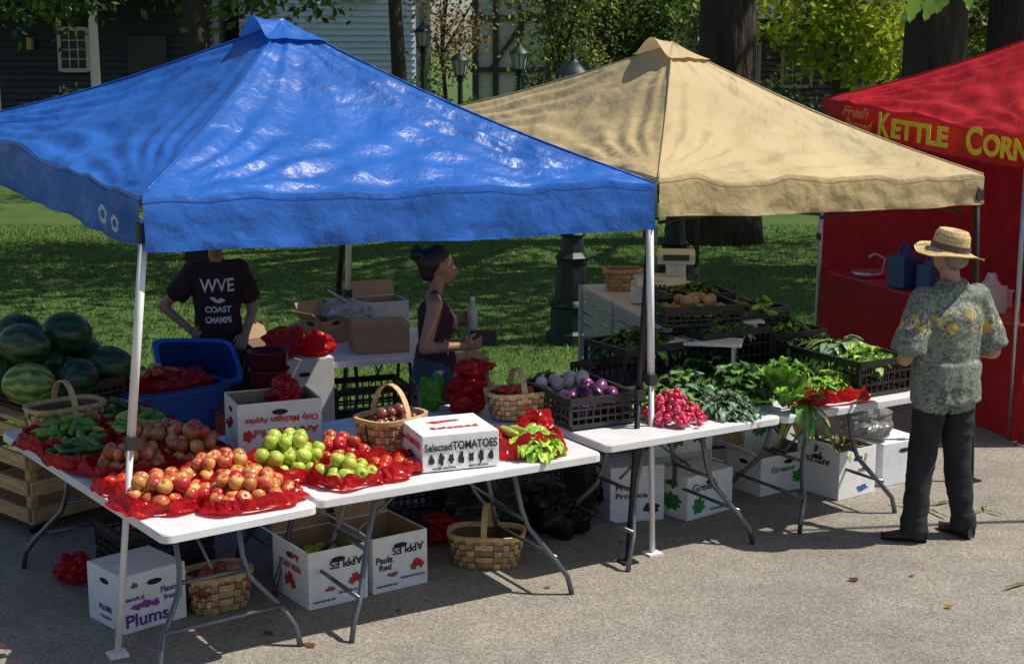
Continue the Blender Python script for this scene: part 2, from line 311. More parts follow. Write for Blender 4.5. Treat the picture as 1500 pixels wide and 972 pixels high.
# ---------------------------------------------------------------- canopies
def lerp(a,b_,t): return a+(b_-a)*t
def canopy(name,cs,P,zb,fab,seed,hemcol,poles,sag=.05):
    e=empty(name); cs=[Vector(c) for c in cs]; P=Vector(P); b=B(); ctr=sum((c for c in cs),Vector())/4
    for i in range(4):
        A=cs[i]; Bc=cs[(i+1)%4]; out=(Bc-A).cross(Vector((0,0,1))).normalized(); Lh=(Bc-A).length
        def fn(s,t):
            q=lerp(A,Bc,s); q=q+Vector((0,0,-.03*sin(pi*s)*(1-t))); q=q-out*(.05*sin(pi*s)*(1-t)); p_=lerp(q,P,t)
            z=-sag*sin(pi*t)-.055*sin(pi*s)*sin(pi*min(1,t*1.1))
            en=min(1,sin(pi*s)*3)
            z+=en*.035*noise.noise(Vector((p_.x*1.5+seed,p_.y*1.5,0)))*min(1,(1-t)*3)
            z+=en*.020*(1-2*abs(noise.noise(Vector((p_.x*3+seed,p_.y*1.8,4)))))*min(1,(1-t)*3)
            for (cx,sg) in((s,1),(1-s,-1)):
                ph=math.atan2(t*1.6,cx*Lh*.6+1e-3); d=math.hypot(t*1.6,cx*Lh*.6); z+=en*.024*sin(ph*22+seed+noise.noise(p_*2)*3)*math.exp(-d*1.1)*min(1,d*4)
            z+=en*.010*sin(p_.z*60+noise.noise(p_*1.3)*8)*math.exp(-t*3)
            return p_+Vector((0,0,z))
        b.grid(fn,84,48,(1,1,1))
        za=zb[i]; zc=zb[(i+1)%4]
        def vn(s,t):
            q=fn(s,0); zz=lerp(za,zc,s)-.018*sin(pi*s)+.016*noise.noise(Vector((s*5+seed,i,0)))
            q.z=lerp(q.z,zz,t); wv=.036*noise.noise(Vector((s*Lh*2.2,i*7+seed,t*.8)))+.010*sin(s*Lh*13+3*noise.noise(Vector((s*4,i,seed))))+.016*noise.noise(Vector((s*Lh*7,i*3+seed,t*3))); return q+out*(wv*t+.008*(t>0)+.004)
        b.grid(vn,110,8,(1,1,1))
        b.grid(lambda s,t: vn(s,.955+t*.05)+out*.003,110,1,(1,1,1))
        b.grid(lambda s,t: vn(s,.08+t*.03)+out*.0025,110,1,(1,1,1))
        b.tube([lerp(A,P,k/12)+Vector((0,0,-sag*sin(pi*k/12)+.004)) for k in range(13)],.006,6,(1,1,1))
    b.obj('fabric',fab,e)
    b=B()
    for i in range(4):
        A=lerp(P,cs[i],.125)+Vector((0,0,.006)); Bc=lerp(P,cs[(i+1)%4],.125)+Vector((0,0,.006)); T=P+Vector((0,0,.02))
        def cn(s,t):
            q=lerp(A,Bc,s); lift=.12*sin(pi*s)**2*(1 if i==3 else .06); q=q+Vector((0,0,lift)); return lerp(q,T,t)+Vector((0,0,-.01*sin(pi*t)+.012*noise.noise(Vector((s*4,t*3,i+seed)))*sin(pi*s)))
        b.grid(cn,14,8,(1,1,1))
    b.obj('vent_cap',fab,e)
    b=B()
    for pl in poles:
        base,top,c=pl; base=Vector(base);top=Vector(top)
        b.tube([base,lerp(base,top,.55)],.016,4,c); b.tube([lerp(base,top,.5),top],.021,4,c)
        b.box(base+Vector((0,0,.01)),(.09,.09,.012),.5,c); b.box(lerp(base,top,.5),(.05,.05,.06),.5,(.03,.03,.03))
        b.box(lerp(base,top,.97),(.06,.06,.09),.5,(.03,.03,.03))
    b.obj('legs',Mpaint,e)
    b=B()
    for i in range(4):
        A=cs[i];Bc=cs[(i+1)%4]; A=lerp(A,ctr,.06);Bc=lerp(Bc,ctr,.06); mid=lerp(A,Bc,.5)
        c=poles[-1][2] if poles[-1][2][0]<.1 else (.35,.35,.36)
        for (p0,p1) in ((A,mid),(mid,Bc)):
            b.tube([p0+Vector((0,0,-.13)),p1+Vector((0,0,-.24))],.010,4,c); b.tube([p0+Vector((0,0,-.26)),p1+Vector((0,0,-.14))],.010,4,c)
    for i in range(4): b.tube([lerp(cs[i],ctr,.06)+Vector((0,0,-.14)),P+Vector((0,0,-.27))],.010,4,c)
    b.tube([P+Vector((0,0,-.5)),P+Vector((0,0,-.03))],.02,6,c)
    b.obj('truss',Mpaint,e)
    return e,cs
W_=(.78,.78,.78); K_=(.012,.012,.014)
eb,bc=canopy('blue_canopy_tent',[(-1.64,6.64,2.15),(.766,8.1,2.083),(-1.15,10.6,2.30),(-3.55,9.5,2.33)],(-1.28,8.6,2.94),[1.915,1.835,2.08,2.09],Fblue,1.3,0,
 [((-1.85,6.64,0),(-1.64,6.68,2.05),W_),((.79,8.07,0),(.745,8.13,2.0),W_),((-1.25,10.95,0),(-1.13,10.55,2.1),W_),((-3.8,9.7,0),(-3.5,9.45,2.2),W_)])
et,tcn=canopy('tan_canopy_tent',[(.80,8.22,2.10),(2.99,9.55,2.01),(1.5,11.9,2.22),(-1.0,10.95,2.27)],(1.04,9.9,2.82),[1.89,1.82,2.03,2.06],Ftan,5.1,0,
 [((.64,7.93,0),(.76,8.19,1.85),K_),((3.02,9.52,0),(2.96,9.56,1.95),K_),((1.45,11.9,0),(1.48,11.85,2.1),K_),((-1.40,11.0,0),(-1.15,10.75,2.1),K_)])
er,rcn=canopy('red_canopy_tent',[(2.73,13.3,2.36),(3.65,10.35,2.22),(6.5,11.25,2.22),(5.6,14.2,2.36)],(4.63,12.25,3.05),[2.10,1.965,1.98,2.1],Fred,9.2,0,
 [((2.73,13.3,0),(2.76,13.28,2.3),(.6,.6,.62)),((3.68,10.4,0),(3.68,10.4,2.1),(.6,.6,.62)),((6.45,11.25,0),(6.45,11.25,2.1),(.6,.6,.62)),((5.55,14.15,0),(5.55,14.15,2.2),(.6,.6,.62))])

def text(body,parent,M,size,mt,width=None,off=0,shear=0,name=None):
    cu=bpy.data.curves.new('lettering','FONT'); cu.body=body; cu.size=size; cu.extrude=.0006; cu.offset=off; cu.shear=shear
    cu.materials.append(mt); cu.align_x='LEFT'
    o=bpy.data.objects.new(name or 'lettering',cu); sc.collection.objects.link(o)
    sx=1
    if width:
        bpy.context.view_layer.update(); sx=width/max(.001,o.dimensions.x)
    if parent: o.parent=parent
    o.matrix_local=M@Matrix.Diagonal((sx,1,1,1)); return o
def face_matrix(p,right,up=None):
    r=Vector(right).normalized(); u=Vector(up) if up else Vector((0,0,1)); n_=r.cross(u).normalized(); u=n_.cross(r)
    return Matrix(((r.x,u.x,n_.x,p[0]),(r.y,u.y,n_.y,p[1]),(r.z,u.z,n_.z,p[2]),(0,0,0,1)))
A=Vector((2.73,13.3,2.105)); Bq=Vector((3.65,10.35,1.975)); rd=(Bq-A).normalized(); outn=rd.cross(Vector((0,0,1))).normalized()
def RT(s,up_): return face_matrix(A+rd*s+outn*.055+Vector((0,0,up_)),rd)
text('K',er,RT(1.00,.035),.27,I_yellow,.18,.009); text('ETTLE',er,RT(1.20,.045),.20,I_yellow,.80,.009)
text('C',er,RT(2.24,.035),.27,I_yellow,.20,.009); text('ORN',er,RT(2.46,.045),.20,I_yellow,.54,.009)
text('Fresh',er,RT(.42,.15),.12,I_orange,.42,.003,.3); text('Popped',er,RT(.46,.05),.12,I_orange,.45,.003,.3)
b=B()
FL,FR,BR,BL=Vector((2.75,13.28,0)),Vector((3.68,10.38,0)),Vector((6.45,11.25,0)),Vector((5.55,14.15,0))
def wall(P0,P1,z0,z1,col,m=0,am=.02,nu=40):
    o_=(P1-P0).cross(Vector((0,0,1))).normalized()
    b.grid(lambda u,v: lerp(P0,P1,u)+Vector((0,0,lerp(z0,z1,v)))+o_*(am*sin(u*(P1-P0).length*9+2*noise.noise(Vector((u*4,v,P0.x))))*(1-.6*v)+am*noise.noise(Vector((u*5,v*2,1)))),nu,10,col,m)
rc=(.50,.018,.03)
wall(FL,FR,0.02,.84,rc,0,.022); wall(BL,BR,.02,2.05,(.48,.035,.05)); wall(FR,BR,.02,.9,rc); wall(FL,BL,.02,2.1,(.45,.03,.045))
b.obj('skirt_walls',Mtarpw,er)
b=B(); mid=(FL+FR)/2+Vector((.3,.09,0)); ang=math.atan2((FR-FL).y,(FR-FL).x); b.box((mid.x,mid.y,.84),(2.9,.6,.03),ang,(.45,.05,.05)); 
mid2=mid+Vector((1.9,.6,0)); b.box((mid2.x,mid2.y,.80),(2.6,.6,.04),ang,(.4,.4,.4)); b.box((mid2.x,mid2.y,.4),(2.5,.5,.75),ang,(.1,.02,.02)); b.obj('counter',Mplas,er,bevel=.006)
b=B(); 
for s_ in(.0,.93): q=lerp(FL,FR,s_); b.tube([q,q+Vector((0,0,2.1))],.02,8,(.5,.5,.52))
b.obj('front_posts',Mmetal,er)
b=B(); b.grid(lambda u,v: lerp(FR,BR,.05+.6*u)+Vector((0,0,.95+v*.9)),6,6,(.35,.33,.32)); b.grid(lambda u,v: lerp(BL,BR,.25+.5*u)+Vector((-.05,0,.95+v*.8)),6,6,(.42,.30,.28)); b.obj('mesh_window',Mtarpw,er)
def jug(x,y,z,col=(.02,.06,.22),nm='water_jug',s=1):
    b=B(); b.box((0,0,.14*s),(.22*s,.20*s,.26*s),0,col); b.lathe((0,0,.27*s),[(.1*s,0),(.06*s,.04),(.035,.06),(.035,.09),(0,.09)],12,col); b.tube([(-.08*s,0,.27*s),(-.06*s,0,.35*s),(.06*s,0,.35*s),(.09*s,0,.27*s)],.012,6,tuple(c*.8 for c in col)); b.obj(nm,Mplas,loc=(x,y,z),rz=.5,bevel=.02)
jug(3.24,12.25,.857,(.025,.06,.20)); jug(3.40,12.05,.857,(.03,.08,.24),s=.8); jug(3.55,11.0,.857,(.55,.53,.5),s=.8)
b=B(); b.lathe((0,0,0),[(0,0),(.11,0),(.15,.05),(.14,.05),(.10,.01),(0,.01)],24,(.6,.6,.6)); b.tube([(.12,0,.02),(.14,0,.16),(.05,0,.2),(0,0,.17)],.012,6,(.6,.6,.6)); b.obj('wash_basin',Mmetal,loc=(3.08,12.85,.857))
for (x,y,s_) in((3.62,11.25,.3),(5.1,12.4,.35)):
    b=B(); b.box((0,0,.06),(s_,.22,.12),0,(.6,.57,.52)); b.box((0,0,.13),(s_+.02,.24,.02),0,(.65,.63,.6)); b.obj('storage_box',Mplas,loc=(x,y,.857 if x<4 else .82),rz=.7,bevel=.008)
b=B(); A_=Vector((-1.64,6.64,2.0)); dv=(Vector((-3.55,9.5,2.2))-A_).normalized(); o_=dv.cross(Vector((0,0,1))); 
if o_.x>0: o_=-o_
o_.normalize()
for (s_,z_,r_) in((.40,.02,.055),(.24,.0,.05)):
    c=A_+dv*s_+o_*.045+Vector((0,0,z_)); vs=[c+dv*(r_*cos(a)*(1+.15*sin(5*a)))+Vector((0,0,r_*.8*sin(a)))  for a in [2*pi*k/18 for k in range(18)]]; vi=[c+dv*(r_*.6*cos(a))+Vector((0,0,r_*.4*sin(a)))  for a in [2*pi*k/18 for k in range(18)]]
    b.add(vs+vi,[(k,(k+1)%18,18+(k+1)%18,18+k) for k in range(18)],(.40,.48,.62),0,False)
b.obj('emblem',Mpaint,eb)

# ---------------------------------------------------------------- tables
class Fr:
    def __init__(s,o,deg): s.o=Vector((*o,0)); a=math.radians(deg); s.a=a; s.x=Vector((cos(a),sin(a),0)); s.y=Vector((-sin(a),cos(a),0))
    def __call__(s,a,d,z=0): q=s.o+s.x*a+s.y*d; return (q.x,q.y,z)
FA=Fr((-1.5,6.18),36); FB=Fr((-.90,6.68),31); FC=Fr((.50,7.67),31.5)
def table(F,a0,a1,d0,d1,z=.74,ends='x',legs=True):
    ca=(a0+a1)/2; cdp=(d0+d1)/2; L_=a1-a0; W=d1-d0; e=empty('folding_table',F(ca,cdp,0),F.a)
    b=B(); r=.045; n=6; out=[]
    for (sx,sy,st) in((1,1,0),(-1,1,1),(-1,-1,2),(1,-1,3)):
        for k in range(n+1):
            a=st*pi/2+k*pi/2/n; out.append((sx*(L_/2-r)+r*cos(a),sy*(W/2-r)+r*sin(a)))
    m=len(out); prof=[(0.0,-.042),(.0,-.008),(-.006,-.001),(-.012,0)]; vs=[]
    for off,zz in prof:
        for (x,y) in out: 
            l=math.hypot(x,y); vs.append((x*(1+off/l),y*(1+off/l),z+zz))
    fs=[(j*m+k,j*m+(k+1)%m,(j+1)*m+(k+1)%m,(j+1)*m+k) for j in range(3) for k in range(m)]; fs.append(tuple(3*m+k for k in range(m))); fs.append(tuple(range(m))[::-1])
    b.add(vs,fs,(.74,.74,.75),0,False); b.obj('top',Mtable,e)
    g=(.16,.17,.19); b=B(); along=L_>=W
    if legs:
        for s_ in(-1,1):
            for t_ in(-1,1):
                if along: T=lambda p,q,zz:(s_*(L_/2-p),t_*q,zz)
                else: T=lambda p,q,zz:(t_*q,s_*(W/2-p),zz)
                hw=min(L_,W)/2
                pts=[T(.42,hw*.42,z-.045),T(.36,hw*.42,z-.3),T(.33,hw*.47,z-.40),T(.24,hw*.80,z-.56),T(.19,hw*.90,.1),T(.17,hw*.93,.005)]
                b.tube(pts,.0145,8,g)
            for (p,q,zz) in((.34,.44,z-.36),(.235,.80,.2)):
                if along: b.tube([(s_*(L_/2-p),-hw*q,zz),(s_*(L_/2-p),hw*q,zz)],.011,8,g)
                else: b.tube([(-hw*q,s_*(W/2-p),zz),(hw*q,s_*(W/2-p),zz)],.011,8,g)
            if along: b.tube([(s_*(L_/2-.36),0,z-.33),(s_*(L_/2-.75),0,z-.05)],.008,6,g)
            else: b.tube([(0,s_*(W/2-.36),z-.33),(0,s_*(W/2-.75),z-.05)],.008,6,g)
        b.obj('legs',Mmetal,e)
    return e
table(FA,0,.76,0,2.2)
table(FB,.0,1.60,0,.76,.745)
table(FB,-.08,1.69,.775,1.38)
table(FC,0,1.22,0,.76); table(FC,1.235,2.35,0,.76,.735)
table(FC,.55,2.3,.775,1.35,.80)
FD=Fr((-1.2,9.80),22); table(FD,0,.95,0,1.05)
FE=Fr((1.02,8.95),14); table(FE,0,.72,.35,2.1,1.08)

# ---------------------------------------------------------------- produce
APR=[(0.0,-.78),(.30,-.92),(.62,-.80),(.90,-.38),(1.0,.08),(.93,.48),(.68,.80),(.36,.88),(.12,.76),(.0,.66)]
SPH=[(0,-1),(.38,-.92),(.71,-.71),(.92,-.38),(1,0),(.92,.38),(.71,.71),(.38,.92),(0,1)]
RED=(.52,.022,.028); YEL=(.74,.46,.12); GRN=(.40,.54,.06)
def fruit(b,c,r,kind):
    Q=(Matrix.Rotation(R.uniform(0,6.3),3,'Z')@Matrix.Rotation(R.gauss(0,.7),3,'X')); prof=APR; seg=11; sx=sy=sz=1.0
    if kind in('peach','tomato','onion','potato','radish','eggplant','melonw'): prof=SPH
    if kind=='tomato': sz=.82
    if kind=='radish': sz=1.1
    if kind=='eggplant': sz=1.6
    if kind=='potato': sx=1.25
    vs=[];cs=[];fs=[]; ph=R.uniform(0,6); b0=R.uniform(-.6,.3); k=R.uniform(.85,1.15); seedv=R.uniform(0,99); m=len(prof)
    for j,(rr,z) in enumerate(prof):
        for i in range(seg):
            th=2*pi*i/seg; p=Vector((rr*cos(th)*sx,rr*sin(th)*sy,z*sz)); p*=1+.05*noise.noise(p*1.3+Vector((seedv,0,0)))
            vs.append(Vector(c)+Q@(p*r)); t=.5+.5*sin(th+ph)+b0+.3*noise.noise(p*2+Vector((seedv,3,0)))
            if kind=='apple_r': col=mixc(RED,YEL,t*.7 if z<.5 else t*.5+.3)
            elif kind=='apple_m': col=mixc(RED,(.55,.35,.06),t*.6-.1)
            elif kind=='apple_g': col=mixc(GRN,(.58,.60,.10),t)
            elif kind=='peach': col=mixc((.42,.07,.04),(.75,.36,.10),t*.9)
            elif kind=='tomato': col=mixc((.60,.03,.01),(.65,.12,.02),t*.5)
            elif kind=='onion': col=mixc((.62,.57,.52),(.35,.12,.25),t*.6)
            elif kind=='eggplant': col=mixc((.06,.01,.05),(.22,.06,.18),t)
            elif kind=='potato': col=mixc((.20,.04,.03),(.32,.12,.07),t)
            elif kind=='radish': col=mixc((.55,.01,.07),(.68,.06,.14),t)
            elif kind=='yonion': col=mixc((.42,.24,.10),(.55,.40,.25),t)
            else: col=(.5,.3,.1)
            cs.append(tuple(x*k for x in col))
    for j in range(m-1):
        for i in range(seg):
            i2=(i+1)%seg; fs.append((j*seg+i,j*seg+i2,(j+1)*seg+i2,(j+1)*seg+i))
    b.add(vs,fs,cs,0,True)
    if kind.startswith('apple'):
        t0=Vector(c)+Q@Vector((0,0,.66*r)); b.tube([t0,t0+Q@Vector((r*.08,0,r*.4))],r*.05,4,(.08,.05,.02))
def heap(b,c,rx,ry,h,r,kind,rz=0):
    cr_,sr=cos(rz),sin(rz); k=0; z=0; sp=1.92*r
    while z<=h+.001:
        ny=int(ry/(sp*.86))+2
        for j in range(-ny,ny+1):
            for i in range(-int(rx/sp)-2,int(rx/sp)+3):
                x=i*sp+(j%2)*sp/2+(k%2)*sp*.5; y=j*sp*.87+(k%2)*sp*.3
                e2=abs(x/rx)**2.6+abs(y/ry)**2.6
                if e2<1 and z<=h*(1-e2)+.35*r:
                    xx=x+R.gauss(0,r*.15); yy=y+R.gauss(0,r*.15)
                    fruit(b,(c[0]+xx*cr_-yy*sr,c[1]+xx*sr+yy*cr_,c[2]+r*.95+z+R.uniform(-.15,.15)*r),r*R.uniform(.85,1.12),kind)
        k+=1; z+=1.55*r
def rdg(q): return 1-2*abs(noise.noise(q))
def bagmesh(b,c,rx,ry,h,rz=0,col=(.68,.016,.022),frill=.045,seed=None):
    sd=R.uniform(0,50) if seed is None else seed
    cr_,sr=cos(rz),sin(rz)
    def fn(u,v):
        a=2*pi*u; un=(cos(a),sin(a)); lo=Vector((un[0]*1.7+sd,un[1]*1.7,v)); q2=Vector((un[0]*3.2+sd,un[1]*3.2,v*3)); q3=Vector((un[0]*7+sd,un[1]*7,v*6))
        A1=noise.noise(lo); r2=rdg(q2); r3=noise.noise(q3)
        if v<.5: t=v/.5; rr=.92+.12*t; z=h*t*(1+.5*A1)
        else: t=(v-.5)/.5; rr=1.04+(.18+.34*A1)*t; z=h*(1+.5*A1)*(1-t)**1.3+.004
        rr+=.035*r2*min(1,v*3)+.03*r3; z+=.022*r2*sin(pi*min(1,v*1.02))+.010*r3*min(1,v*2)
        if v>.8: z+=.02*max(0,r2)*(v-.8)*5
        e_=.72; x=rx*rr*math.copysign(abs(un[0])**e_,un[0]); y=ry*rr*math.copysign(abs(un[1])**e_,un[1])
        return (c[0]+x*cr_-y*sr,c[1]+x*sr+y*cr_,c[2]+max(.003,z))
    b.grid(fn,96,16,lambda u,v: tuple(x*(.8+.5*abs(noise.noise(Vector((u*40,v*9,sd))))) for x in col),0,False)
def crumple(b,c,r,h,col=(.68,.016,.022),squash=1):
    sd=R.uniform(0,99)
    def fn(u,v):
        a=2*pi*u; ph=pi*(v*.94+.03); d=Vector((cos(a)*sin(ph),sin(a)*sin(ph),-cos(ph))); k=.95+.45*noise.noise(d*1.6+Vector((sd,0,0)))+.16*rdg(d*2.2+Vector((sd,5,0)))+.05*rdg(d*5+Vector((sd,5,0))); return (c[0]+d.x*r*k,c[1]+d.y*r*k*squash,max(c[2]+.003,c[2]+h*.5+d.z*h*.5*k))
    b.grid(fn,44,26,lambda u,v: tuple(x*(.75+.6*abs(noise.noise(Vector((u*30,v*15,sd))))) for x in col),0,False)
def produce(name,F,a,d,z,rx,ry,h,r,kind,rz=None,bag=True):
    c=F(a,d,z); rz=F.a if rz is None else rz
    b=B(); heap(b,(c[0],c[1],c[2]+.012),rx,ry,h,r,kind,rz); o=b.obj(name,Mfruit)
    if bag:
        b=B(); bagmesh(b,c,rx*1.10,ry*1.10,.060,rz); b.obj('red_plastic_bag',Mbag)
    return o
zt=.742
produce('apple_pile',FA,.20,.44,zt,.17,.17,.085,.038,'apple_r'); produce('apple_pile',FA,.52,.25,zt,.19,.17,.085,.038,'apple_r'); produce('apple_pile',FA,.56,.60,zt,.16,.14,.09,.038,'apple_r')
produce('green_apple_pile',FB,.06,.50,zt+.006,.18,.17,.13,.038,'apple_g'); produce('green_apple_pile',FB,.24,.20,zt+.006,.13,.12,.06,.037,'apple_g')
produce('peach_pile',FA,.28,1.04,zt,.18,.15,.10,.037,'peach'); produce('peach_pile',FA,.60,1.02,zt,.14,.17,.12,.037,'peach'); produce('peach_pile',FA,.56,1.36,zt,.17,.13,.10,.037,'peach')
produce('tomato_pile',FB,.47,.24,zt+.006,.12,.12,.05,.036,'tomato'); produce('tomato_pile',FB,.36,.56,zt+.006,.12,.12,.07,.036,'apple_m')
produce('tomato_pile',FA,.13,.76,zt,.11,.10,.03,.036,'tomato')
def longveg(b,c,L_,r,col,az,bend=.2,tilt=0):
    d=Vector((cos(az),sin(az),tilt)); s_=Vector((-sin(az),cos(az),0)); pts=[];rs=[]
    for k in range(7):
        t=k/6; pts.append(Vector(c)+d*((t-.5)*L_)+s_*(bend*L_*(t-.5)**2)); rs.append(r*(sin(pi*(.1+.8*t))**.5)*(1.15-.4*t if r>.02 else 1))
    rs[0]*=.5; rs[-1]*=.4; b.tube(pts,rs,8,cj(col,.25))
def vegheap(name,F,a,d,z,rx,ry,h,n,L_,r,cols,bag=True):
    b=B(); c=F(a,d,z)
    for i in range(n):
        q=R.uniform(0,1)**.5; th=R.uniform(0,6.3); x=q*cos(th)*rx; y=q*sin(th)*ry; px,py,_=F(a,d); X=F.x*x+F.y*y
        longveg(b,(px+X.x,py+X.y,z+r+.01+h*(1-q*q)*R.uniform(.2,1)),L_*R.uniform(.8,1.2),r*R.uniform(.8,1.2),R.choice(cols),R.uniform(0,6.3),R.uniform(-.6,.6),R.uniform(-.3,.3))
    b.obj(name,Mfruit)
    if bag: b=B(); bagmesh(b,c,rx*1.15,ry*1.15,.06,F.a); b.obj('red_plastic_bag',Mbag)
PG=(.16,.34,.03); PL=(.50,.58,.08); DKG=(.05,.13,.022)
vegheap('cucumber_pile',FA,.15,1.38,zt,.14,.17,.10,34,.17,.019,[DKG,(.08,.2,.03)])
vegheap('pepper_pile',FA,.20,1.72,zt,.17,.16,.11,40,.14,.021,[PG,PL,PG]); vegheap('pepper_pile',FA,.58,1.68,zt,.16,.15,.12,42,.13,.022,[PL,PL,PG]); vegheap('zucchini_pile',FA,.62,2.0,zt,.13,.13,.09,20,.2,.024,[DKG,PG])
vegheap('okra_pile',FA,.34,.80,zt,.11,.07,.03,34,.07,.010,[DKG,(.08,.16,.04)],False)
b=B(); c=FA(.34,.80,zt)
for (dx,dy,ww,ll) in((0,-.1,.28,.01),(0,.1,.28,.01),(-.14,0,.01,.19),(.14,0,.01,.19)):
    q=Vector(c)+FA.x*dx+FA.y*dy; b.box((q.x,q.y,zt+.02),(ww,ll,.04),FA.a,(.02,.02,.02))
b.obj('produce_tray',Mblk)

def blade(b,p,az,el,L_,W_,col,ruf=.25,droop=.6,stem=None):
    d=Vector((cos(az)*cos(el),sin(az)*cos(el),sin(el))); s_=Vector((-sin(az),cos(az),0)); up=s_.cross(d); sd=R.uniform(0,60); k=R.uniform(.65,1.35)
    def fn(u,v):
        x=(u-.5)*2; wv=W_*.5*max(.08,sin(pi*min(.97,(v*.93+.04)))**.8)*(1+.12*sin(v*17+sd)); q=Vector(p)+d*(v*L_)-Vector((0,0,droop*L_*v*v))+s_*(x*wv)+up*(-.25*wv*abs(x)+ruf*W_*abs(x)*noise.noise(Vector((x*2.5+sd,v*7,0)))*1.6)
        return q
    st=stem or tuple(c*2.0 for c in col)
    b.grid(fn,4,7,lambda u,v: tuple(c*k*(.75+.5*v) for c in (st if abs(u-.5)<.05 else col)))
def mound(name,c,rx,ry,h,n,L_,W_,cols,rz=0,ruf=.3,upb=.5,stem=None,droop=.6):
    b=B(); cr_,sr=cos(rz),sin(rz)
    for i in range(n):
        q=R.uniform(0,1)**.5; th=R.uniform(0,2*pi); x=q*cos(th)*rx; y=q*sin(th)*ry
        az=math.atan2(y,x)+rz+R.gauss(0,.7); el=lerp(upb+.5,upb-.4,q)+R.gauss(0,.2)
        blade(b,(c[0]+x*cr_-y*sr,c[1]+x*sr+y*cr_,c[2]+.01+h*(1-q*q)*R.uniform(.3,1)),az,el,L_*R.uniform(.7,1.2),W_*R.uniform(.7,1.2),R.choice(cols),ruf,droop,stem)
    return b.obj(name,Mveg)
KD=(.045,.11,.03); KM=(.085,.20,.032); LG=(.26,.42,.05); BG=(.15,.24,.16); CH=(.14,.33,.025); WG=(.45,.55,.18)
zc=.745
def crate(c,rz,L_,W,H,col=(.018,.018,.02),name='plastic_crate',rot=None):
    b=B()
    def side(p0,p1):
        p0=Vector(p0);p1=Vector(p1); l=(p1-p0).length; a=math.atan2((p1-p0).y,(p1-p0).x); n=max(4,int(l/.045))
        for z,t in((.012,.024),(H*.34,.012),(H*.62,.012),(H-.02,.04)): m_=(p0+p1)/2; b.box((m_.x,m_.y,z),(l-.003 if z!=H-.02 else l+.015,.012 if t<.04 else .022,t),a,col)
        for i in range(n+1): q=p0.lerp(p1,i/n); b.box((q.x,q.y,H/2),(.008 if 0<i<n else .02,.009,H-.03),a,col)
    side((-L_/2,-W/2,0),(L_/2,-W/2,0)); side((-L_/2,W/2,0),(L_/2,W/2,0)); side((-L_/2,-W/2+.012,0),(-L_/2,W/2-.012,0)); side((L_/2,-W/2+.012,0),(L_/2,W/2-.012,0))
    b.box((0,0,.006),(L_-.03,W-.03,.008),0,col)
    o=b.obj(name,Mblk,loc=c,rz=rz)
    if rot: o.rotation_euler=rot
    return o
mound('kale_bunch',FC(.55,.56,zc),.17,.13,.10,80,.10,.07,[KD,KM],FC.a,.5)
mound('kale_bunch',FC(.98,.22,zc),.15,.17,.11,190,.075,.06,[BG,KD,BG],FC.a,.6)
mound('broccoli_greens',FC(.92,.55,zc),.26,.16,.16,190,.10,.07,[KD,KM,BG],FC.a,.4)
mound('chard_bunch',FC(1.38,.20,zc),.09,.12,.10,46,.24,.10,[CH,KM,CH],FC.a,.35,1.15,(.25,.35,.12),.25)
mound('chard_bunch',FC(1.42,.03,zc),.05,.04,.03,10,.15,.07,[CH,KM],FC.a-1.4,.3,-.1,(.25,.35,.12),.9)
mound('collard_greens',FC(1.33,.52,zc),.2,.17,.17,120,.12,.10,[KM,KD],FC.a,.3)
mound('lettuce_head',FC(1.80,.25,zc+.03),.11,.10,.09,130,.08,.08,[LG,CH,LG],FC.a,.8,.9)
mound('lettuce_head',FC(1.70,.52,zc+.03),.16,.14,.12,110,.10,.09,[KM,CH],FC.a,.6,.7)
b=B(); bagmesh(b,FC(1.78,.15,zc),.16,.11,.06,FC.a); bagmesh(b,FC(1.55,.12,zc),.08,.08,.05,FC.a); b.obj('red_plastic_bag',Mbag)
b=B()
for i in range(170):
    q=R.uniform(0,1)**.5; th=R.uniform(0,6.3); x=.62+q*cos(th)*.15; d=.24+q*sin(th)*.21; z=zc+.02+.15*(1-q*q)*R.uniform(.3,1)
    fruit(b,FC(x,d,z),.019*R.uniform(.75,1.15),'radish'); p=Vector(FC(x,d,z)); b.tube([p,p+Vector((R.uniform(-.02,.02),-.03,-.02))],[.004,.0008],4,(.7,.5,.5))
b.obj('radish_bunch',Mfruit)
mound('radish_leaves',FC(.66,.50,zc+.02),.16,.10,.10,60,.13,.05,[CH,KM],FC.a,.3,.5)
mound('radish_stems',FC(.66,.30,zc+.08),.12,.14,.06,40,.07,.018,[CH,LG],FC.a,.2,.9)
cz=.752
crate((.38,8.30,cz),math.radians(27),.42,.56,.17)
b=B(); heap(b,(.30,8.42,cz+.06),.17,.12,.12,.045,'onion',.47); b.obj('turnip_pile',Mfruit)
b=B(); heap(b,(.46,8.2,cz+.05),.16,.13,.10,.043,'eggplant',.47); b.obj('eggplant_pile',Mfruit)
mound('turnip_greens',(.22,8.55,cz+.12),.12,.08,.05,40,.08,.06,[KM,KD],.4,.3)
c1=FC(2.12,.40,.74); crate(c1,FC.a,.42,.60,.22)
mound('leek_bunch',(c1[0]-.05,c1[1]+.10,c1[2]+.19),.17,.20,.09,150,.15,.045,[WG,BG,LG,BG],FC.a,.25,.15)
mound('salad_greens',(c1[0]+.06,c1[1]-.12,c1[2]+.17),.15,.12,.07,80,.10,.06,[KM,CH,LG],FC.a,.4)
c2=FC(1.58,1.05,.81); crate(c2,FC.a,.55,.42,.26); mound('salad_greens',(c2[0],c2[1],c2[2]+.22),.24,.17,.08,150,.10,.08,[KM,KD,BG],FC.a,.4)
c3=FC(2.10,1.05,.81); crate(c3,FC.a,.44,.42,.20); mound('salad_greens',(c3[0],c3[1],c3[2]+.15),.19,.17,.08,110,.10,.08,[LG,KM,KD],FC.a,.4)
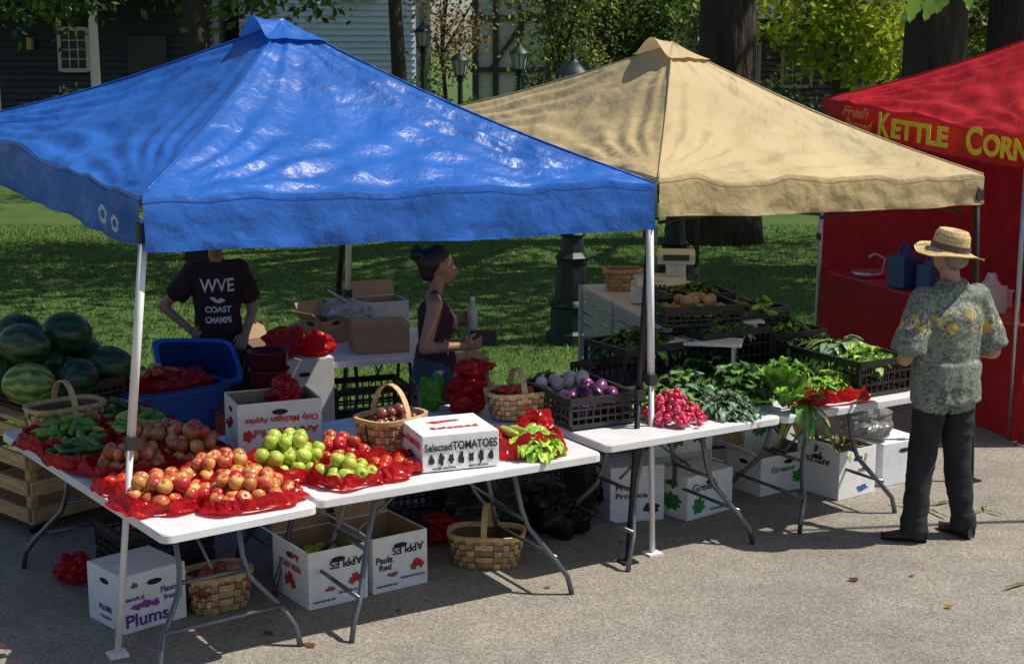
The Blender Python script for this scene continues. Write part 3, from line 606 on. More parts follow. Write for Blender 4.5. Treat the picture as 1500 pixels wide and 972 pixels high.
c4=FC(1.0,1.08,.81); crate(c4,FC.a,.52,.42,.22); mound('collard_greens',(c4[0],c4[1],c4[2]+.17),.23,.17,.09,130,.11,.08,[KD,KD,KM],FC.a,.4)
c6=FC(1.32,.80,.76); mound('collard_greens',c6,.34,.14,.2,150,.12,.09,[KD,KM],FC.a,.4)
crate((1.53,9.72,1.0),math.radians(31),.46,.34,.14)
b=B()
for i in range(40): longveg(b,(1.53+R.uniform(-.15,.15),9.70+R.uniform(-.12,.12),1.10+R.uniform(0,.07)),.2,.022,R.choice([PG,DKG,LG]),R.uniform(0,6),.2)
b.obj('cucumber_pile',Mfruit)
b=B(); b.box((1.53,9.72,.905),(.5,.36,.18),math.radians(31),(.03,.03,.03)); b.obj('riser_box',Mblk,bevel=.01)
crate((1.16,9.42,1.086),math.radians(14),.50,.36,.13)
b=B(); heap(b,(1.16,9.42,1.13),.2,.14,.07,.038,'yonion'); b.obj('onion_pile',Mfruit)
crate((1.22,9.95,1.086),math.radians(14),.44,.34,.12); mound('salad_greens',(1.22,9.95,1.17),.17,.12,.06,60,.09,.07,[KM,KD],0,.4)
crate((.62,9.12,.56),0,.36,.32,.34,(.025,.014,.014),'milk_crate',(math.radians(-14),0,math.radians(18))); 
b=B(); b.box((0,0,.27),(.5,.4,.54),0,(.10,.08,.06)); b.obj('wooden_stand',Mwood,loc=(.62,9.15,0),rz=math.radians(20),bevel=.01)
b=B(); b.box((0,0,0),(.50,.22,.02),0,(.72,.72,.72)); b.box((-.2,.0,-.08),(.02,.2,.14),0,(.5,.5,.5)); b.box((.2,.0,-.08),(.02,.2,.14),0,(.5,.5,.5)); b.obj('white_shelf_board',Mtable,loc=(1.17,9.10,1.02),rz=math.radians(-12),bevel=.004)
b=B()
for i in range(7): b.box((0,0,.50+i*.085),(1.5,.012,.066),0,(.38,.41,.41))
for x in(-.74,.74,0): b.box((x,.016,.55),(.035,.02,1.06),0,(.45,.47,.47))
pq=FE(-.03,1.22); b.obj('slatted_panel',Mpaint,loc=(pq[0],pq[1],0.02),rz=FE.a+pi/2)
e=empty('produce_scale',(1.03,10.25,1.082),math.radians(-5)); b=B(); WS=(.76,.75,.70)
b.box((0,0,.06),(.42,.36,.11),0,WS); b.box((0,-.13,.13),(.34,.11,.06),0,WS,rot=Matrix.Rotation(.5,3,'X')); b.box((.10,.10,.20),(.14,.08,.16),0,WS); b.box((.10,.06,.30),(.26,.10,.08),0,WS,rot=Matrix.Rotation(.4,3,'X')); b.obj('body',Mplas,e,bevel=.012)
b=B(); b.lathe((-.03,.02,.14),[(0,0),(.15,0),(.17,.025),(.16,.025),(.145,.008),(0,.008)],24,(.6,.6,.6)); b.obj('pan',Mmetal,e)
b=B(); 
for i in range(5):
    for j in range(2): b.box((-.1+i*.03,-.20,.115+j*.02),(.02,.008,.012),0,(.05,.05,.05))
b.box((.09,-.198,.12),(.09,.008,.03),0,(.03,.06,.04)); b.box((.10,.0,.30),(.18,.006,.04),0,(.03,.05,.04)); b.obj('keypad',Mplas,e)

# ---------------------------------------------------------------- baskets
def basket(c,rz,L_,W,H,handle=True,name='wooden_basket',fill=None):
    b=B(); rows=5; cols=26; lt=(.58,.39,.19); dk=(.42,.25,.11)
    def P(u,v,o):
        a=2*pi*u; k=.80+.20*v**.8; e_=.62; x=(L_/2*k+o)*math.copysign(abs(cos(a))**e_,cos(a)); y=(W/2*k+o)*math.copysign(abs(sin(a))**e_,sin(a)); return Vector((x,y,H*v))
    for i in range(cols):
        for j in range(rows):
            over=(i+j)%2==0
            g=.04
            def fn(u,v):
                bul=.007*(sin(pi*u) if over else sin(pi*v)); return P((i+g+u*(1-2*g))/cols,(j+.06+v*.88)/rows,bul if over else bul*.6)
            b.grid(fn,2,2,cj(lt if over else dk,.18))
    b.grid(lambda u,v:P(u,v*.98,-.006),40,3,(.16,.09,.04)); b.add([P(k/24,.03,-.008) for k in range(24)],[tuple(range(24))],(.2,.12,.06))
    for o_ in(.008,-.010): b.grid(lambda u,v:P(u,.90+.13*v,o_),48,1,cj(lt,.1))
    b.grid(lambda u,v:P(u,1.03,-.010+.018*v),48,1,cj(lt,.1))
    if handle:
        pts=[(0,W/2*cos(t)*1.0,H*.7+ (H*1.15)*sin(t)) for t in [pi*k/14 for k in range(15)]]
        for k in range(14):
            p0,p1=Vector(pts[k]),Vector(pts[k+1]); n_=(p1-p0).cross(Vector((1,0,0))).normalized()*.003
            b.add([p0+Vector((-.016,0,0))+n_,p0+Vector((.016,0,0))+n_,p1+Vector((.016,0,0))+n_,p1+Vector((-.016,0,0))+n_,p0+Vector((-.016,0,0))-n_,p0+Vector((.016,0,0))-n_,p1+Vector((.016,0,0))-n_,p1+Vector((-.016,0,0))-n_],[(0,1,2,3),(4,7,6,5),(0,4,5,1),(3,2,6,7),(0,3,7,4),(1,5,6,2)],lt,0,False)
    e=b.obj(name,Msplint,loc=c,rz=rz)
    if fill:
        b=B(); heap(b,(0,0,H*.45),L_*.40,W*.40,H*.5,fill[1],fill[0]); b.obj('contents',Mfruit,e)
    return e
basket(FA(.30,2.02,zt),FA.a+.1,.42,.27,.15)
basket(FB(.68,.60,.748),FB.a+.3,.36,.28,.19,True,fill=('potato',.03))
basket((.03,8.28,cz),.35,.36,.26,.15,True,fill=('tomato',.03))
basket((-1.50,7.27,.006),.6,.34,.26,.19,False,fill=('potato',.04))
basket((-.14,7.93,.006),-.1,.42,.28,.18,True)
basket((-.95,8.3,.02),.5,.40,.28,.2,True); basket((-1.1,7.95,.32),.5,.36,.26,.17,False)
basket((.80,10.75,1.082),.2,.27,.22,.15,False,fill=('potato',.028))
basket((-2.05,8.35,.02),.6,.4,.28,.2,True)
# ---------------------------------------------------------------- boxes
def carton(c,rz,w,d,h,col=(.74,.74,.74),open_=False,prints=(),blobs=(),hole_shade=True,flaps=True,name='cardboard_box',tilt=0):
    b=B(); t=.006; br=(.42,.28,.16)
    if open_:
        for (x,y,sx,sy) in((0,-d/2+t/2,w,t),(0,d/2-t/2,w,t),(-w/2+t/2,0,t,d-2*t-.001),(w/2-t/2,0,t,d-2*t-.001)): b.box((x,y,h/2),(sx,sy,h),0,col)
        for (x,y,sx,sy) in((0,-d/2+t+.002,w-2*t-.006,.002),(0,d/2-t-.002,w-2*t-.006,.002),(-w/2+t+.002,0,.002,d-2*t-.006),(w/2-t-.002,0,.002,d-2*t-.006)): b.box((x,y,h/2),(sx,sy,h-.01),0,br)
        b.box((0,0,.006),(w-.02,d-.02,.006),0,br)
        if flaps:
            Q=Matrix.Rotation(-.5,3,'X'); b.box((0,d/2+.03,h+.05),(w*.96,t,.13),0,br,rot=Q); Q=Matrix.Rotation(-.9,3,'Y'); b.box((-w/2-.045,0,h+.035),(t,d*.94,.11),0,col,rot=Q)
    else:
        b.box((0,0,(h-.002)/2),(w,d,h-.002),0,col); b.box((0,-d/4-.0015,h-.0005),(w-.004,d/2-.003,.005),0,col); b.box((0,d/4+.0015,h-.0005),(w-.004,d/2-.003,.005),0,col)
    if hole_shade:  # hand holes are not cut; their dark inside is painted as flat ovals
        for (s_,ax) in((-1,0),(1,0),(-1,1),(1,1)):
            vs=[]
            for k in range(14):
                a=2*pi*k/14; u=.042*cos(a); v=.015*sin(a); hz=h*.80 if h>.2 else h*.86
                vs.append((s_*(w/2+.002),u,hz+v) if ax==0 else (u,s_*(d/2+.002),hz+v))
            b.add(vs,[tuple(range(14))],(.015,.012,.01),0,False)
    e=b.obj(name,Mcard,loc=c,rz=rz,bevel=.003)
    for pr in prints:
        face,s_,x,z,size,mt,ud=pr[:7]; wd=pr[7] if len(pr)>7 else None; gap=.0035
        if face=='f': M=face_matrix((x,-d/2-gap,z),(1,0,0) if not ud else (-1,0,0),(0,0,1) if not ud else (0,0,-1))
        elif face=='l': M=face_matrix((-w/2-gap,x,z),(0,-1,0) if not ud else (0,1,0),(0,0,1) if not ud else (0,0,-1))
        else: M=face_matrix((x,z,h+.005),(1,0,0),(0,1,0))
        text(s_,e,M,size,mt,wd,size*.02)
    if blobs:
        b=B()
        for (face,x,z,rx,rzz,col_,kk) in blobs:
            n=40; sd=R.uniform(0,50); ring=[]
            for k in range(n):
                a=2*pi*k/n; q=1+.16*sin(kk*a+sd)+.28*noise.noise(Vector((cos(a)*2.2+sd,sin(a)*2.2,kk))); ring.append((x+rx*cos(a)*q,z+rzz*sin(a)*q))
            if face=='f': vs=[(p_,-d/2-.0028,q_) for p_,q_ in ring]
            elif face=='l': vs=[(-w/2-.0028,p_,q_) for p_,q_ in ring]
            else: vs=[(p_,q_,h+.004) for p_,q_ in ring]
            b.add(vs,[tuple(range(n))],col_,0,False)
        b.obj('printing',Mink,e)
    return e
PUR=(.25,.05,.3);GRC=(.03,.22,.05);RDC=(.55,.03,.03);BKC=(.02,.02,.025); BC=(.80,.80,.80)
carton((-1.87,7.12,.006),math.radians(44),.35,.34,.29,(.74,.76,.80),False,
 [('f','Plums',-.168,.03,.09,I_purple,False,.235),('f','Flavor',.03,.165,.045,I_purple,False,.11),('f','fresh',.05,.125,.04,I_purple,False,.08),('f','MAPLE',-.16,.16,.025,I_purple,False,.1),('l','PLUMS',.06,.08,.04,I_purple,False,.12),('l','NO68 II',.05,.04,.02,I_purple,False,.1)],
 [('f',-.10,.125,.03,.016,PUR,3),('f',-.05,.13,.024,.02,PUR,4),('f',.0,.125,.026,.018,PUR,3),('f',-.11,.235,.018,.014,GRC,3)])
APL=[('f','APPLES',.14,.235,.06,I_black,True,.19),('f','PRODUCE OF U.S.A.',.0,.055,.018,I_black,False,.15),('f','WASH BEFORE USE',-.15,.03,.014,I_black,False,.13),('l','Are',-.10,.26,.05,I_red,True,.09),('l','FRESH APPLES',-.12,.20,.045,I_red,True,.24)]
BLA=[('f',.10,.13,.022,.022,RDC,5),('f',.125,.115,.02,.02,RDC,4),('f',.08,.11,.02,.02,(.4,.06,.05),5),('f',-.05,.09,.03,.012,(.3,.1,.08),3),('l',.0,.12,.03,.03,RDC,4),('l',.04,.10,.028,.028,RDC,5),('l',-.03,.09,.028,.025,(.4,.06,.05),4)]
b1=carton((-1.0,7.46,.006),math.radians(35),.34,.40,.30,BC,True,APL,BLA)
b=B(); heap(b,(0,0,.16),.13,.16,.05,.036,'apple_g'); b.obj('contents',Mfruit,b1)
b2=carton((-.70,7.68,.006),math.radians(35),.33,.40,.30,BC,True,APL+[('f','Paula',-.15,.16,.05,I_black,False,.10),('f','Red',-.13,.12,.045,I_black,False,.07)],BLA)
carton((-.32,7.36,.752),math.radians(21),.40,.38,.18,BC,False,
 [('f','Selected',-.19,.103,.055,I_black,False,.14),('f','TOMATOES',-.045,.103,.06,I_black,False,.235),('f','HOME GROWN',-.15,.008,.016,I_black,False,.12),('f','MICHIGAN',.04,.008,.016,I_black,False,.1),('l','Selected',.17,.11,.03,I_red,False,.10),('l','TOMATOES',.06,.11,.045,I_red,False,.22),('t','Selected',-.12,-.08,.06,I_red,False,.25)],
 [('f',-.155+i*.052,.058,.014,.024+.006*(i%2),BKC,3+i%3) for i in range(7)]+[('l',.0,.05,.05,.022,BKC,6),('t',-.05,.06,.04,.025,RDC,5),('t',.03,.07,.05,.02,RDC,4)],hole_shade=False)
ob=carton(FB(.20,1.02,.748),FB.a-.15,.44,.32,.27,(.72,.72,.72),True,[('f','Only Michigan Apples',.20,.19,.045,I_red,True,.38),('f','Are Flavorful',.20,.13,.055,I_red,True,.34),('f','PRODUCE OF U.S.A.',-.1,.03,.016,I_black,False,.2)],[('f',-.17,.1,.025,.03,RDC,5)],flaps=False)
carton((.70,8.86,.006),math.radians(14),.34,.42,.34,(.76,.76,.78),False,[('f','Fresh',-.14,.20,.05,I_black,False,.14),('f','Produce',-.14,.15,.045,I_black,False,.2),('l','FARMS',.14,.29,.035,I_black,False,.2)],[('l',.02,.15,.10,.09,BKC,9),('l',.04,.16,.05,.05,(.5,.5,.5),5),('f',.09,.08,.05,.03,BKC,4)],hole_shade=False)
carton((1.12,8.88,.006),math.radians(40),.40,.26,.27,BC,False,[('f','Greens',-.16,.17,.07,I_green,False,.22),('f','Greens',-.0,.03,.03,I_green,False,.13),('l','GREENS',.1,.2,.035,I_green,False,.15)],[('l',-.0,.1,.08,.05,GRC,9),('f',-.10,.08,.05,.05,GRC,7)])
carton((1.0,9.25,.30),math.radians(31),.45,.30,.26,BC,False,[('f','Greens',-.05,.2,.03,I_green,False,.1)],[('f',-.06,.12,.11,.07,GRC,11),('f',.12,.12,.07,.06,GRC,9)])
carton((1.0,9.25,.006),math.radians(31),.45,.30,.29,(.6,.6,.58),False)
carton((1.68,9.42,.006),math.radians(34),.48,.32,.25,BC,True,[('f','Greens',-.15,.14,.05,I_green,False,.2)],[('f',.1,.09,.07,.04,GRC,9)])
carton((1.62,9.75,.10),math.radians(34),.46,.32,.36,BC,False,[],[('f',-.1,.25,.07,.05,GRC,9),('f',.1,.25,.07,.05,BKC,9)])
carton((2.08,9.32,.006),math.radians(36),.34,.36,.31,BC,True,[('l','APPLES',-.10,.24,.05,I_black,True,.2),('f','1048',-.0,.16,.03,I_black,False,.08)],[('f',.05,.05,.05,.02,(.05,.1,.4),4)])
mound('greens_in_box',(2.1,9.3,.27),.10,.10,.04,30,.14,.03,[(.2,.24,.07),(.12,.16,.05)],0,.2,.9)
carton((2.46,9.62,.006),math.radians(30),.36,.36,.28,(.74,.76,.82),False,[('l','PRODUCE',.1,.12,.04,I_blue,False,.2)],[('l',.0,.07,.1,.03,(.05,.1,.45),2)])
b=B(); crumple(b,(2.30,9.50,.30),.15,.24,(.42,.42,.42)); b.obj('clear_plastic_bag',Mbag)
b=B(); crumple(b,(-.15,8.55,.004),.26,.35,(.09,.08,.08)); crumple(b,(.1,8.75,.004),.2,.3,(.14,.13,.13)); b.obj('clear_plastic_bag',Mbag)
b=B(); crumple(b,(.28,8.45,.004),.16,.26,(.03,.03,.03)); crumple(b,(-.62,8.2,.004),.13,.2,(.03,.03,.03)); b.obj('black_plastic_bag',Mbag)
crate((.05,8.95,.01),.5,.5,.36,.28); crate((-.6,8.65,.01),.4,.5,.36,.26)
b=B(); crumple(b,(-2.33,7.62,.004),.09,.15); b.obj('red_plastic_bag',Mbag)
b=B(); crumple(b,(-.42,8.3,.004),.12,.16); b.obj('red_plastic_bag',Mbag)
b=B(); crumple(b,(-.27,8.42,cz-.01),.105,.14); crumple(b,(-.25,8.43,cz+.10),.10,.12); crumple(b,(-.22,8.44,cz+.19),.09,.10); b.obj('red_plastic_bag',Mbag)
b=B(); crumple(b,(-.46,8.48,cz-.01),.07,.19,(.14,.5,.04)); b.obj('green_plastic_bag',Mbag)
b=B(); crumple(b,FB(.30,1.08,.86),.09,.22); crumple(b,FB(.10,1.05,.80),.11,.16); b.obj('red_plastic_bag',Mbag)
b=B(); bagmesh(b,FB(1.28,.22,.748),.16,.12,.09,FB.a); crumple(b,FB(1.42,.38,.748),.10,.16); crumple(b,FB(1.13,.38,.748),.08,.12); b.obj('red_plastic_bag',Mbag)
mound('lettuce_head',FB(1.28,.14,.79),.10,.07,.05,60,.09,.08,[(.34,.5,.05),LG],FB.a,.6,.5)
vegheap('squash_pile',FB,1.30,.30,.80,.1,.06,.02,6,.14,.024,[(.45,.45,.08),LG],False)

carton(FD(.42,.30,.742),.25,.38,.28,.20,(.34,.23,.13),False,[],[],False); carton(FD(.55,.85,.742),.4,.44,.30,.26,(.62,.62,.60),True,[],[],False)
carton(FD(.15,.72,.742),.9,.28,.22,.17,(.40,.28,.16),True)
def bottle(x,y,z,h,col,cap,par=None):
    b=B(); b.lathe((0,0,0),[(0,0),(.032,0),(.034,.02),(.031,h*.3),(.034,h*.5),(.03,h*.7),(.013,h*.86),(.013,h*.95)],14,col); b.lathe((0,0,h*.93),[(.015,0),(.015,.02),(0,.02)],10,cap); return b.obj('drink_bottle',Mplas,par,loc=(x,y,z))
bottle(-.28,9.92,.745,.22,(.45,.40,.15),(.1,.3,.1)); bottle(-1.0,10.4,.745,.2,(.5,.5,.5),(.1,.1,.4))
b=B(); b.lathe((0,0,0),[(0,0),(.033,0),(.033,.12),(0,.12)],14,(.08,.15,.45)); b.obj('drink_can',Mmetal,loc=FD(.74,.25,.742))
b=B(); crumple(b,FD(.35,.80,.88),.18,.14,(.75,.75,.75)); b.obj('white_plastic_bag',Mbag)
b=B(); crumple(b,FD(.05,.95,.745),.11,.1,(.6,.6,.62)); b.obj('white_plastic_bag',Mbag)
carton((-.42,10.1,.0),.3,.5,.42,.56,(.55,.50,.42),False,[('f','X-LRG',-.1,.3,.07,I_black,False,.2)],[],True); carton((-.42,10.1,.565),.3,.44,.38,.17,(.40,.29,.17),False,hole_shade=False)
crate((-1.0,10.05,.02),.3,.5,.38,.26); crate((-1.0,10.05,.29),.35,.5,.38,.26)
crate((-1.6,9.2,.01),.5,.5,.38,.28,(.42,.10,.02),'orange_crate'); crate((-1.6,9.2,.30),.5,.5,.38,.28,(.42,.10,.02),'orange_crate')
for z in(.585,.70):
    b=B(); b.lathe((0,0,0),[(0,0),(.10,0),(.125,.24),(.135,.25),(.125,.25),(.1,.02),(0,.02)],20,(.10,.012,.014)); b.obj('maroon_bucket',Mplas,loc=(-1.52,9.18,z))
carton((-1.42,9.75,.3),.4,.4,.32,.5,(.68,.66,.62),False); b=B(); crumple(b,(-1.5,9.7,.8),.13,.2); crumple(b,(-1.3,9.8,.78),.12,.16); b.obj('red_plastic_bag',Mbag)
carton((-1.75,10.3,.5),.8,.34,.3,.28,(.14,.10,.09),True)
def tub(c,rz,L_,W,H,col,name='blue_plastic_tub'):
    b=B(); 
    def P(u,v,o):
        a=2*pi*u; k=.88+.12*v; e_=.35; return Vector(((L_/2*k+o)*math.copysign(abs(cos(a))**e_,cos(a)),(W/2*k+o)*math.copysign(abs(sin(a))**e_,sin(a)),H*v))
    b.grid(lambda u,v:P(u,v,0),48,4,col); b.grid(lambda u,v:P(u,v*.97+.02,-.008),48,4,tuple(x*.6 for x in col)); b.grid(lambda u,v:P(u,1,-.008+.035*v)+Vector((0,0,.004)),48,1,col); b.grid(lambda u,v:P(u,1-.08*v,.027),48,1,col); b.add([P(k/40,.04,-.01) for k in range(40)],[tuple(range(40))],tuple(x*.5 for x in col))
    return b.obj(name,Mplas,loc=c,rz=rz)
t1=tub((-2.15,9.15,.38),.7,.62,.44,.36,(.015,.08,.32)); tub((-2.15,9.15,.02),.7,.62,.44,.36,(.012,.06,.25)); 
b=B(); crumple(b,(-2.2,9.1,.66),.2,.16,squash=.8); crumple(b,(-2.05,9.25,.68),.14,.14); b.obj('red_plastic_bag',Mbag)
vegheap('pepper_pile',Fr((-2.3,9.0),30),.1,.05,.80,.13,.09,.03,16,.1,.022,[PL,(.5,.06,.02),LG],False)
t2=tub((-2.12,9.62,.60),.5,.50,.36,.26,(.02,.12,.42)); t2.rotation_euler=(.6,.1,.5); tub((-2.0,10.2,.0),.5,.55,.4,.5,(.02,.02,.03),'black_plastic_tub')
e=empty('slatted_wooden_bin',(-2.78,8.34,0),math.radians(48)); b=B(); wl,wdp=.80,1.15; wc=(.52,.33,.15)
for x in(.03,wl-.03):
    for y in(.03,wdp-.03): b.box((x,y,.40),(.05,.05,.64),0,cj(wc,.1))
for z in(.14,.30,.46,.62):
    b.box((wl/2,-.012,z),(wl,.022,.085),0,cj(wc,.15)); b.box((wl/2,wdp+.012,z),(wl,.022,.085),0,cj(wc,.15)); b.box((-.012,wdp/2,z+.003),(.022,wdp-.002,.085),0,cj(wc,.15)); b.box((wl+.012,wdp/2,z+.003),(.022,wdp-.002,.085),0,cj(wc,.15))
b.box((wl/2,wdp/2,.10),(wl-.1,wdp-.1,.03),0,cj(wc,.1)); b.box((wl/2,wdp/2,.70),(wl+.03,wdp+.03,.025),0,cj(wc,.1)); b.obj('slats',Mwood,e,bevel=.003)
b=B()
for x in(.06,wl-.06):
    for y in(.06,wdp-.06): b.lathe((x,y,.045),[(0,-.018),(.042,-.018),(.045,0),(.042,.018),(0,.018)],16,(.02,.02,.02),Q=Matrix.Rotation(pi/2,3,'X')); b.box((x,y,.08),(.05,.06,.03),0,(.3,.3,.3))
b.obj('casters',Mmetal,e)
FW=Fr((-2.78,8.34),48); crate(FW(.40,.34,.715),FW.a,.62,.52,.13,(.06,.02,.016)); crate(FW(.40,.88,.715),FW.a,.62,.48,.16,(.03,.018,.015))
def melon(c,r,col1,col2,az,tilt=.2):
    b=B(); n=56;m=28; Q=Matrix.Rotation(az,3,'Z')@Matrix.Rotation(pi/2+tilt,3,'Y'); sd=R.uniform(0,50)
    def fn(u,v):
        a=2*pi*u; ph=pi*v; p=Vector((sin(ph)*cos(a),sin(ph)*sin(a),-cos(ph)*1.22)); return Vector(c)+Q@(p*r*(1+.03*noise.noise(p+Vector((sd,0,0)))))
    def cl(u,v):
        a=2*pi*u; q=noise.noise(Vector((cos(a)*3+sd,sin(a)*3,v*9)))*1.2; s_=.5+.5*sin(a*11+q*2.2); return mixc(col1,col2,s_**1.6+.15*q)
    b.grid(fn,n,m,cl); b.obj('watermelon',Mfruit)
D1,D2=(.012,.04,.010),(.05,.11,.03); L1,L2=(.06,.15,.02),(.36,.46,.09)
for (u_,v_,z_,r_,c1_,c2_,az) in((.12,.15,.88,.125,L1,L2,.3),(.42,.12,.87,.12,D1,D2,1.2),(.70,.22,.88,.13,D1,D2,.4),(.13,.52,.89,.13,D1,D2,2),(.45,.50,.90,.135,D1,(.06,.13,.04),.8),(.73,.55,.89,.13,D1,D2,1.5),(.24,.38,1.06,.13,D1,(.07,.14,.04),.1),(.55,.42,1.08,.135,D1,D2,.9),(.2,.9,.92,.13,D1,D2,.5),(.55,.9,.93,.13,D1,D2,2.5),(.40,.72,1.07,.12,D1,D2,.5)):
    q=FW(u_,v_,z_); melon(q,r_,c1_,c2_,az,R.uniform(-.3,.3))
crate(FA(.55,1.45,.01),FA.a,.5,.36,.16); crate(FA(.45,1.15,.01),FA.a,.5,.34,.13); crate(FA(.55,1.45,.18),FA.a,.5,.36,.16)
b=B()
for i in range(46):
    x=R.uniform(-1.5,3.6); y=R.uniform(4.2,8.4); a=R.uniform(0,6); s_=R.uniform(.012,.03); c=cj(R.choice([(.25,.10,.03),(.18,.07,.03),(.3,.2,.05)]),.3)
    vs=[(x+s_*cos(a+k)*(1 if k!=pi else .6),y+s_*sin(a+k)*.7,.008+R.uniform(0,.014)) for k in(0,1.3,2.2,pi,4.1,5.1)]; b.add(vs,[tuple(range(6))],c)
b.obj('fallen_leaves',Mleaf)
b=B()
for (x,y,L_) in((2.55,8.9,.3),(2.9,8.85,.22),(2.75,9.05,.25),(2.75,7.6,.25)):
    for k in range(3): blade(b,(x,y,.015),R.uniform(0,6),.05,L_*R.uniform(.5,1),.02,(.12,.17,.04),.2,.0)
b.obj('dropped_greens',Mveg)

# ---------------------------------------------------------------- people
def prim(b,p1,p2,r1,r2,k=(1,1),side=(1,0,0),flat=False,seg=20):
    p1=Vector(p1);p2=Vector(p2); a=(p2-p1); l=a.length; a=a.normalized() if l>1e-6 else Vector((0,0,1)); s_=Vector(side); s_=s_-a*s_.dot(a)
    if s_.length<1e-3: s_=Vector((0,1,0))-a*a.y
    s_.normalize(); d=a.cross(s_); rows=[]
    if flat: rows=[(p1,0.001),(p1,r1),(p2,r2),(p2,.001)]
    else:
        for j in range(7): t=-pi/2+pi/2*j/6; rows.append((p1+a*(r1*sin(t)*min(k)),max(.0005,r1*cos(t))))
        for j in range(7): t=pi/2*j/6; rows.append((p2+a*(r2*sin(t)*min(k)),max(.0005,r2*cos(t))))
    vs=[];fs=[]
    for c,r in rows:
        for i in range(seg): th=2*pi*i/seg; vs.append(c+s_*(r*k[0]*cos(th))+d*(r*k[1]*sin(th)))
    for j in range(len(rows)-1):
        for i in range(seg): i2=(i+1)%seg; fs.append((j*seg+i,j*seg+i2,(j+1)*seg+i2,(j+1)*seg+i))
    fs.append(tuple(range(seg))[::-1]); fs.append(tuple((len(rows)-1)*seg+i for i in range(seg)))
    b.add(vs,fs,(1,1,1),0,True); return (np.array(p1),np.array(a),l,r1,r2,np.array(s_),np.array(d),k)
def organic(name,parts,voxel,smooth,mats,parent,fold=.005):
    b=B(); info=[]
    for pt in parts:
        kw={k:v for k,v in pt.items() if k not in('col','m')}; info.append(prim(b,**kw))
    o=b.obj('tmp',Mcloth); md=o.modifiers.new('r','REMESH'); md.mode='VOXEL'; md.voxel_size=voxel
    if smooth: ms=o.modifiers.new('s','SMOOTH'); ms.factor=.5; ms.iterations=smooth
    dg=bpy.context.evaluated_depsgraph_get(); me=bpy.data.meshes.new_from_object(o.evaluated_get(dg)); bpy.data.objects.remove(o)
    nv=len(me.vertices); co=np.zeros(nv*3,np.float32); me.vertices.foreach_get('co',co); co=co.reshape(-1,3).astype(float)
    best=np.full(nv,1e9); idx=np.zeros(nv,int)
    for i,(p1,a,l,r1,r2,s_,d,k) in enumerate(info):
        q=co-p1; t=q@a; tc=np.clip(t,0,l); r=r1+(r2-r1)*tc/max(l,1e-6); over=t-tc
        fl=3.0 if parts[i].get('flat') else 1.0
        dist=np.sqrt(((q@s_)/k[0])**2+((q@d)/k[1])**2+(over*fl)**2)-r
        m_=dist<best; best[m_]=dist[m_]; idx[m_]=i
    cols=np.array([p['col'] for p in parts],float)[idx]; mi=np.array([p.get('m',0) for p in parts])[idx]
    nm=np.zeros(nv*3,np.float32); me.vertices.foreach_get('normal',nm); nm=nm.reshape(-1,3)
    if fold:
        for j in np.nonzero((mi==0)|(mi==2))[0]:
            c=co[j]; f=noise.noise(Vector((c[0]*14,c[1]*14,c[2]*5)))+.7*rdg(Vector((c[0]*6+3,c[1]*6,c[2]*13))); co[j]=co[j]+nm[j]*f*fold
        me.vertices.foreach_set('co',co.astype(np.float32).ravel())
    ca=me.color_attributes.new('Col','FLOAT_COLOR','POINT'); A=np.ones((nv,4),np.float32); A[:,:3]=cols; ca.data.foreach_set('color',A.ravel())
    me.materials.clear()
    for m_ in mats: me.materials.append(m_)
    for p_ in me.polygons: p_.use_smooth=True; p_.material_index=int(mi[p_.vertices[0]])
    me.name=name; o=bpy.data.objects.new(name,me); sc.collection.objects.link(o); o.parent=parent; return o
def hand(parts,wrist,dirv,pn,sgn,col,curl=.5,L_=1.0):
    w0=Vector(wrist); d=Vector(dirv).normalized(); n_=Vector(pn); n_=(n_-d*n_.dot(d)).normalized(); s_=d.cross(n_)*sgn
    parts.append(dict(p1=w0,p2=w0+d*.075*L_,r1=.026,r2=.036,k=(1.05,.42),side=s_,col=col,m=1))
    for i,(o_,ln) in enumerate(((.030,.072),(.010,.080),(-.010,.074),(-.029,.058))):
        p=w0+d*.078*L_+s_*o_; dd=(d+s_*o_*2).normalized(); 
        for j,(f,r) in enumerate(((.45,.0095),(.30,.0088),(.25,.0078))):
            a=curl*(j*.9+.35); dr=(dd*cos(a)+n_*sin(a)).normalized(); q=p+dr*ln*f*L_; parts.append(dict(p1=p,p2=q,r1=r,r2=r*.93,col=col,m=1)); p=q
    p=w0+d*.025+s_*.026; q=p+(d*.55+s_*.65+n_*.35).normalized()*.036; parts.append(dict(p1=p,p2=q,r1=.014,r2=.011,col=col,m=1)); q2=q+(d*.9+s_*.1+n_*.45).normalized()*.03; parts.append(dict(p1=q,p2=q2,r1=.011,r2=.009,col=col,m=1))
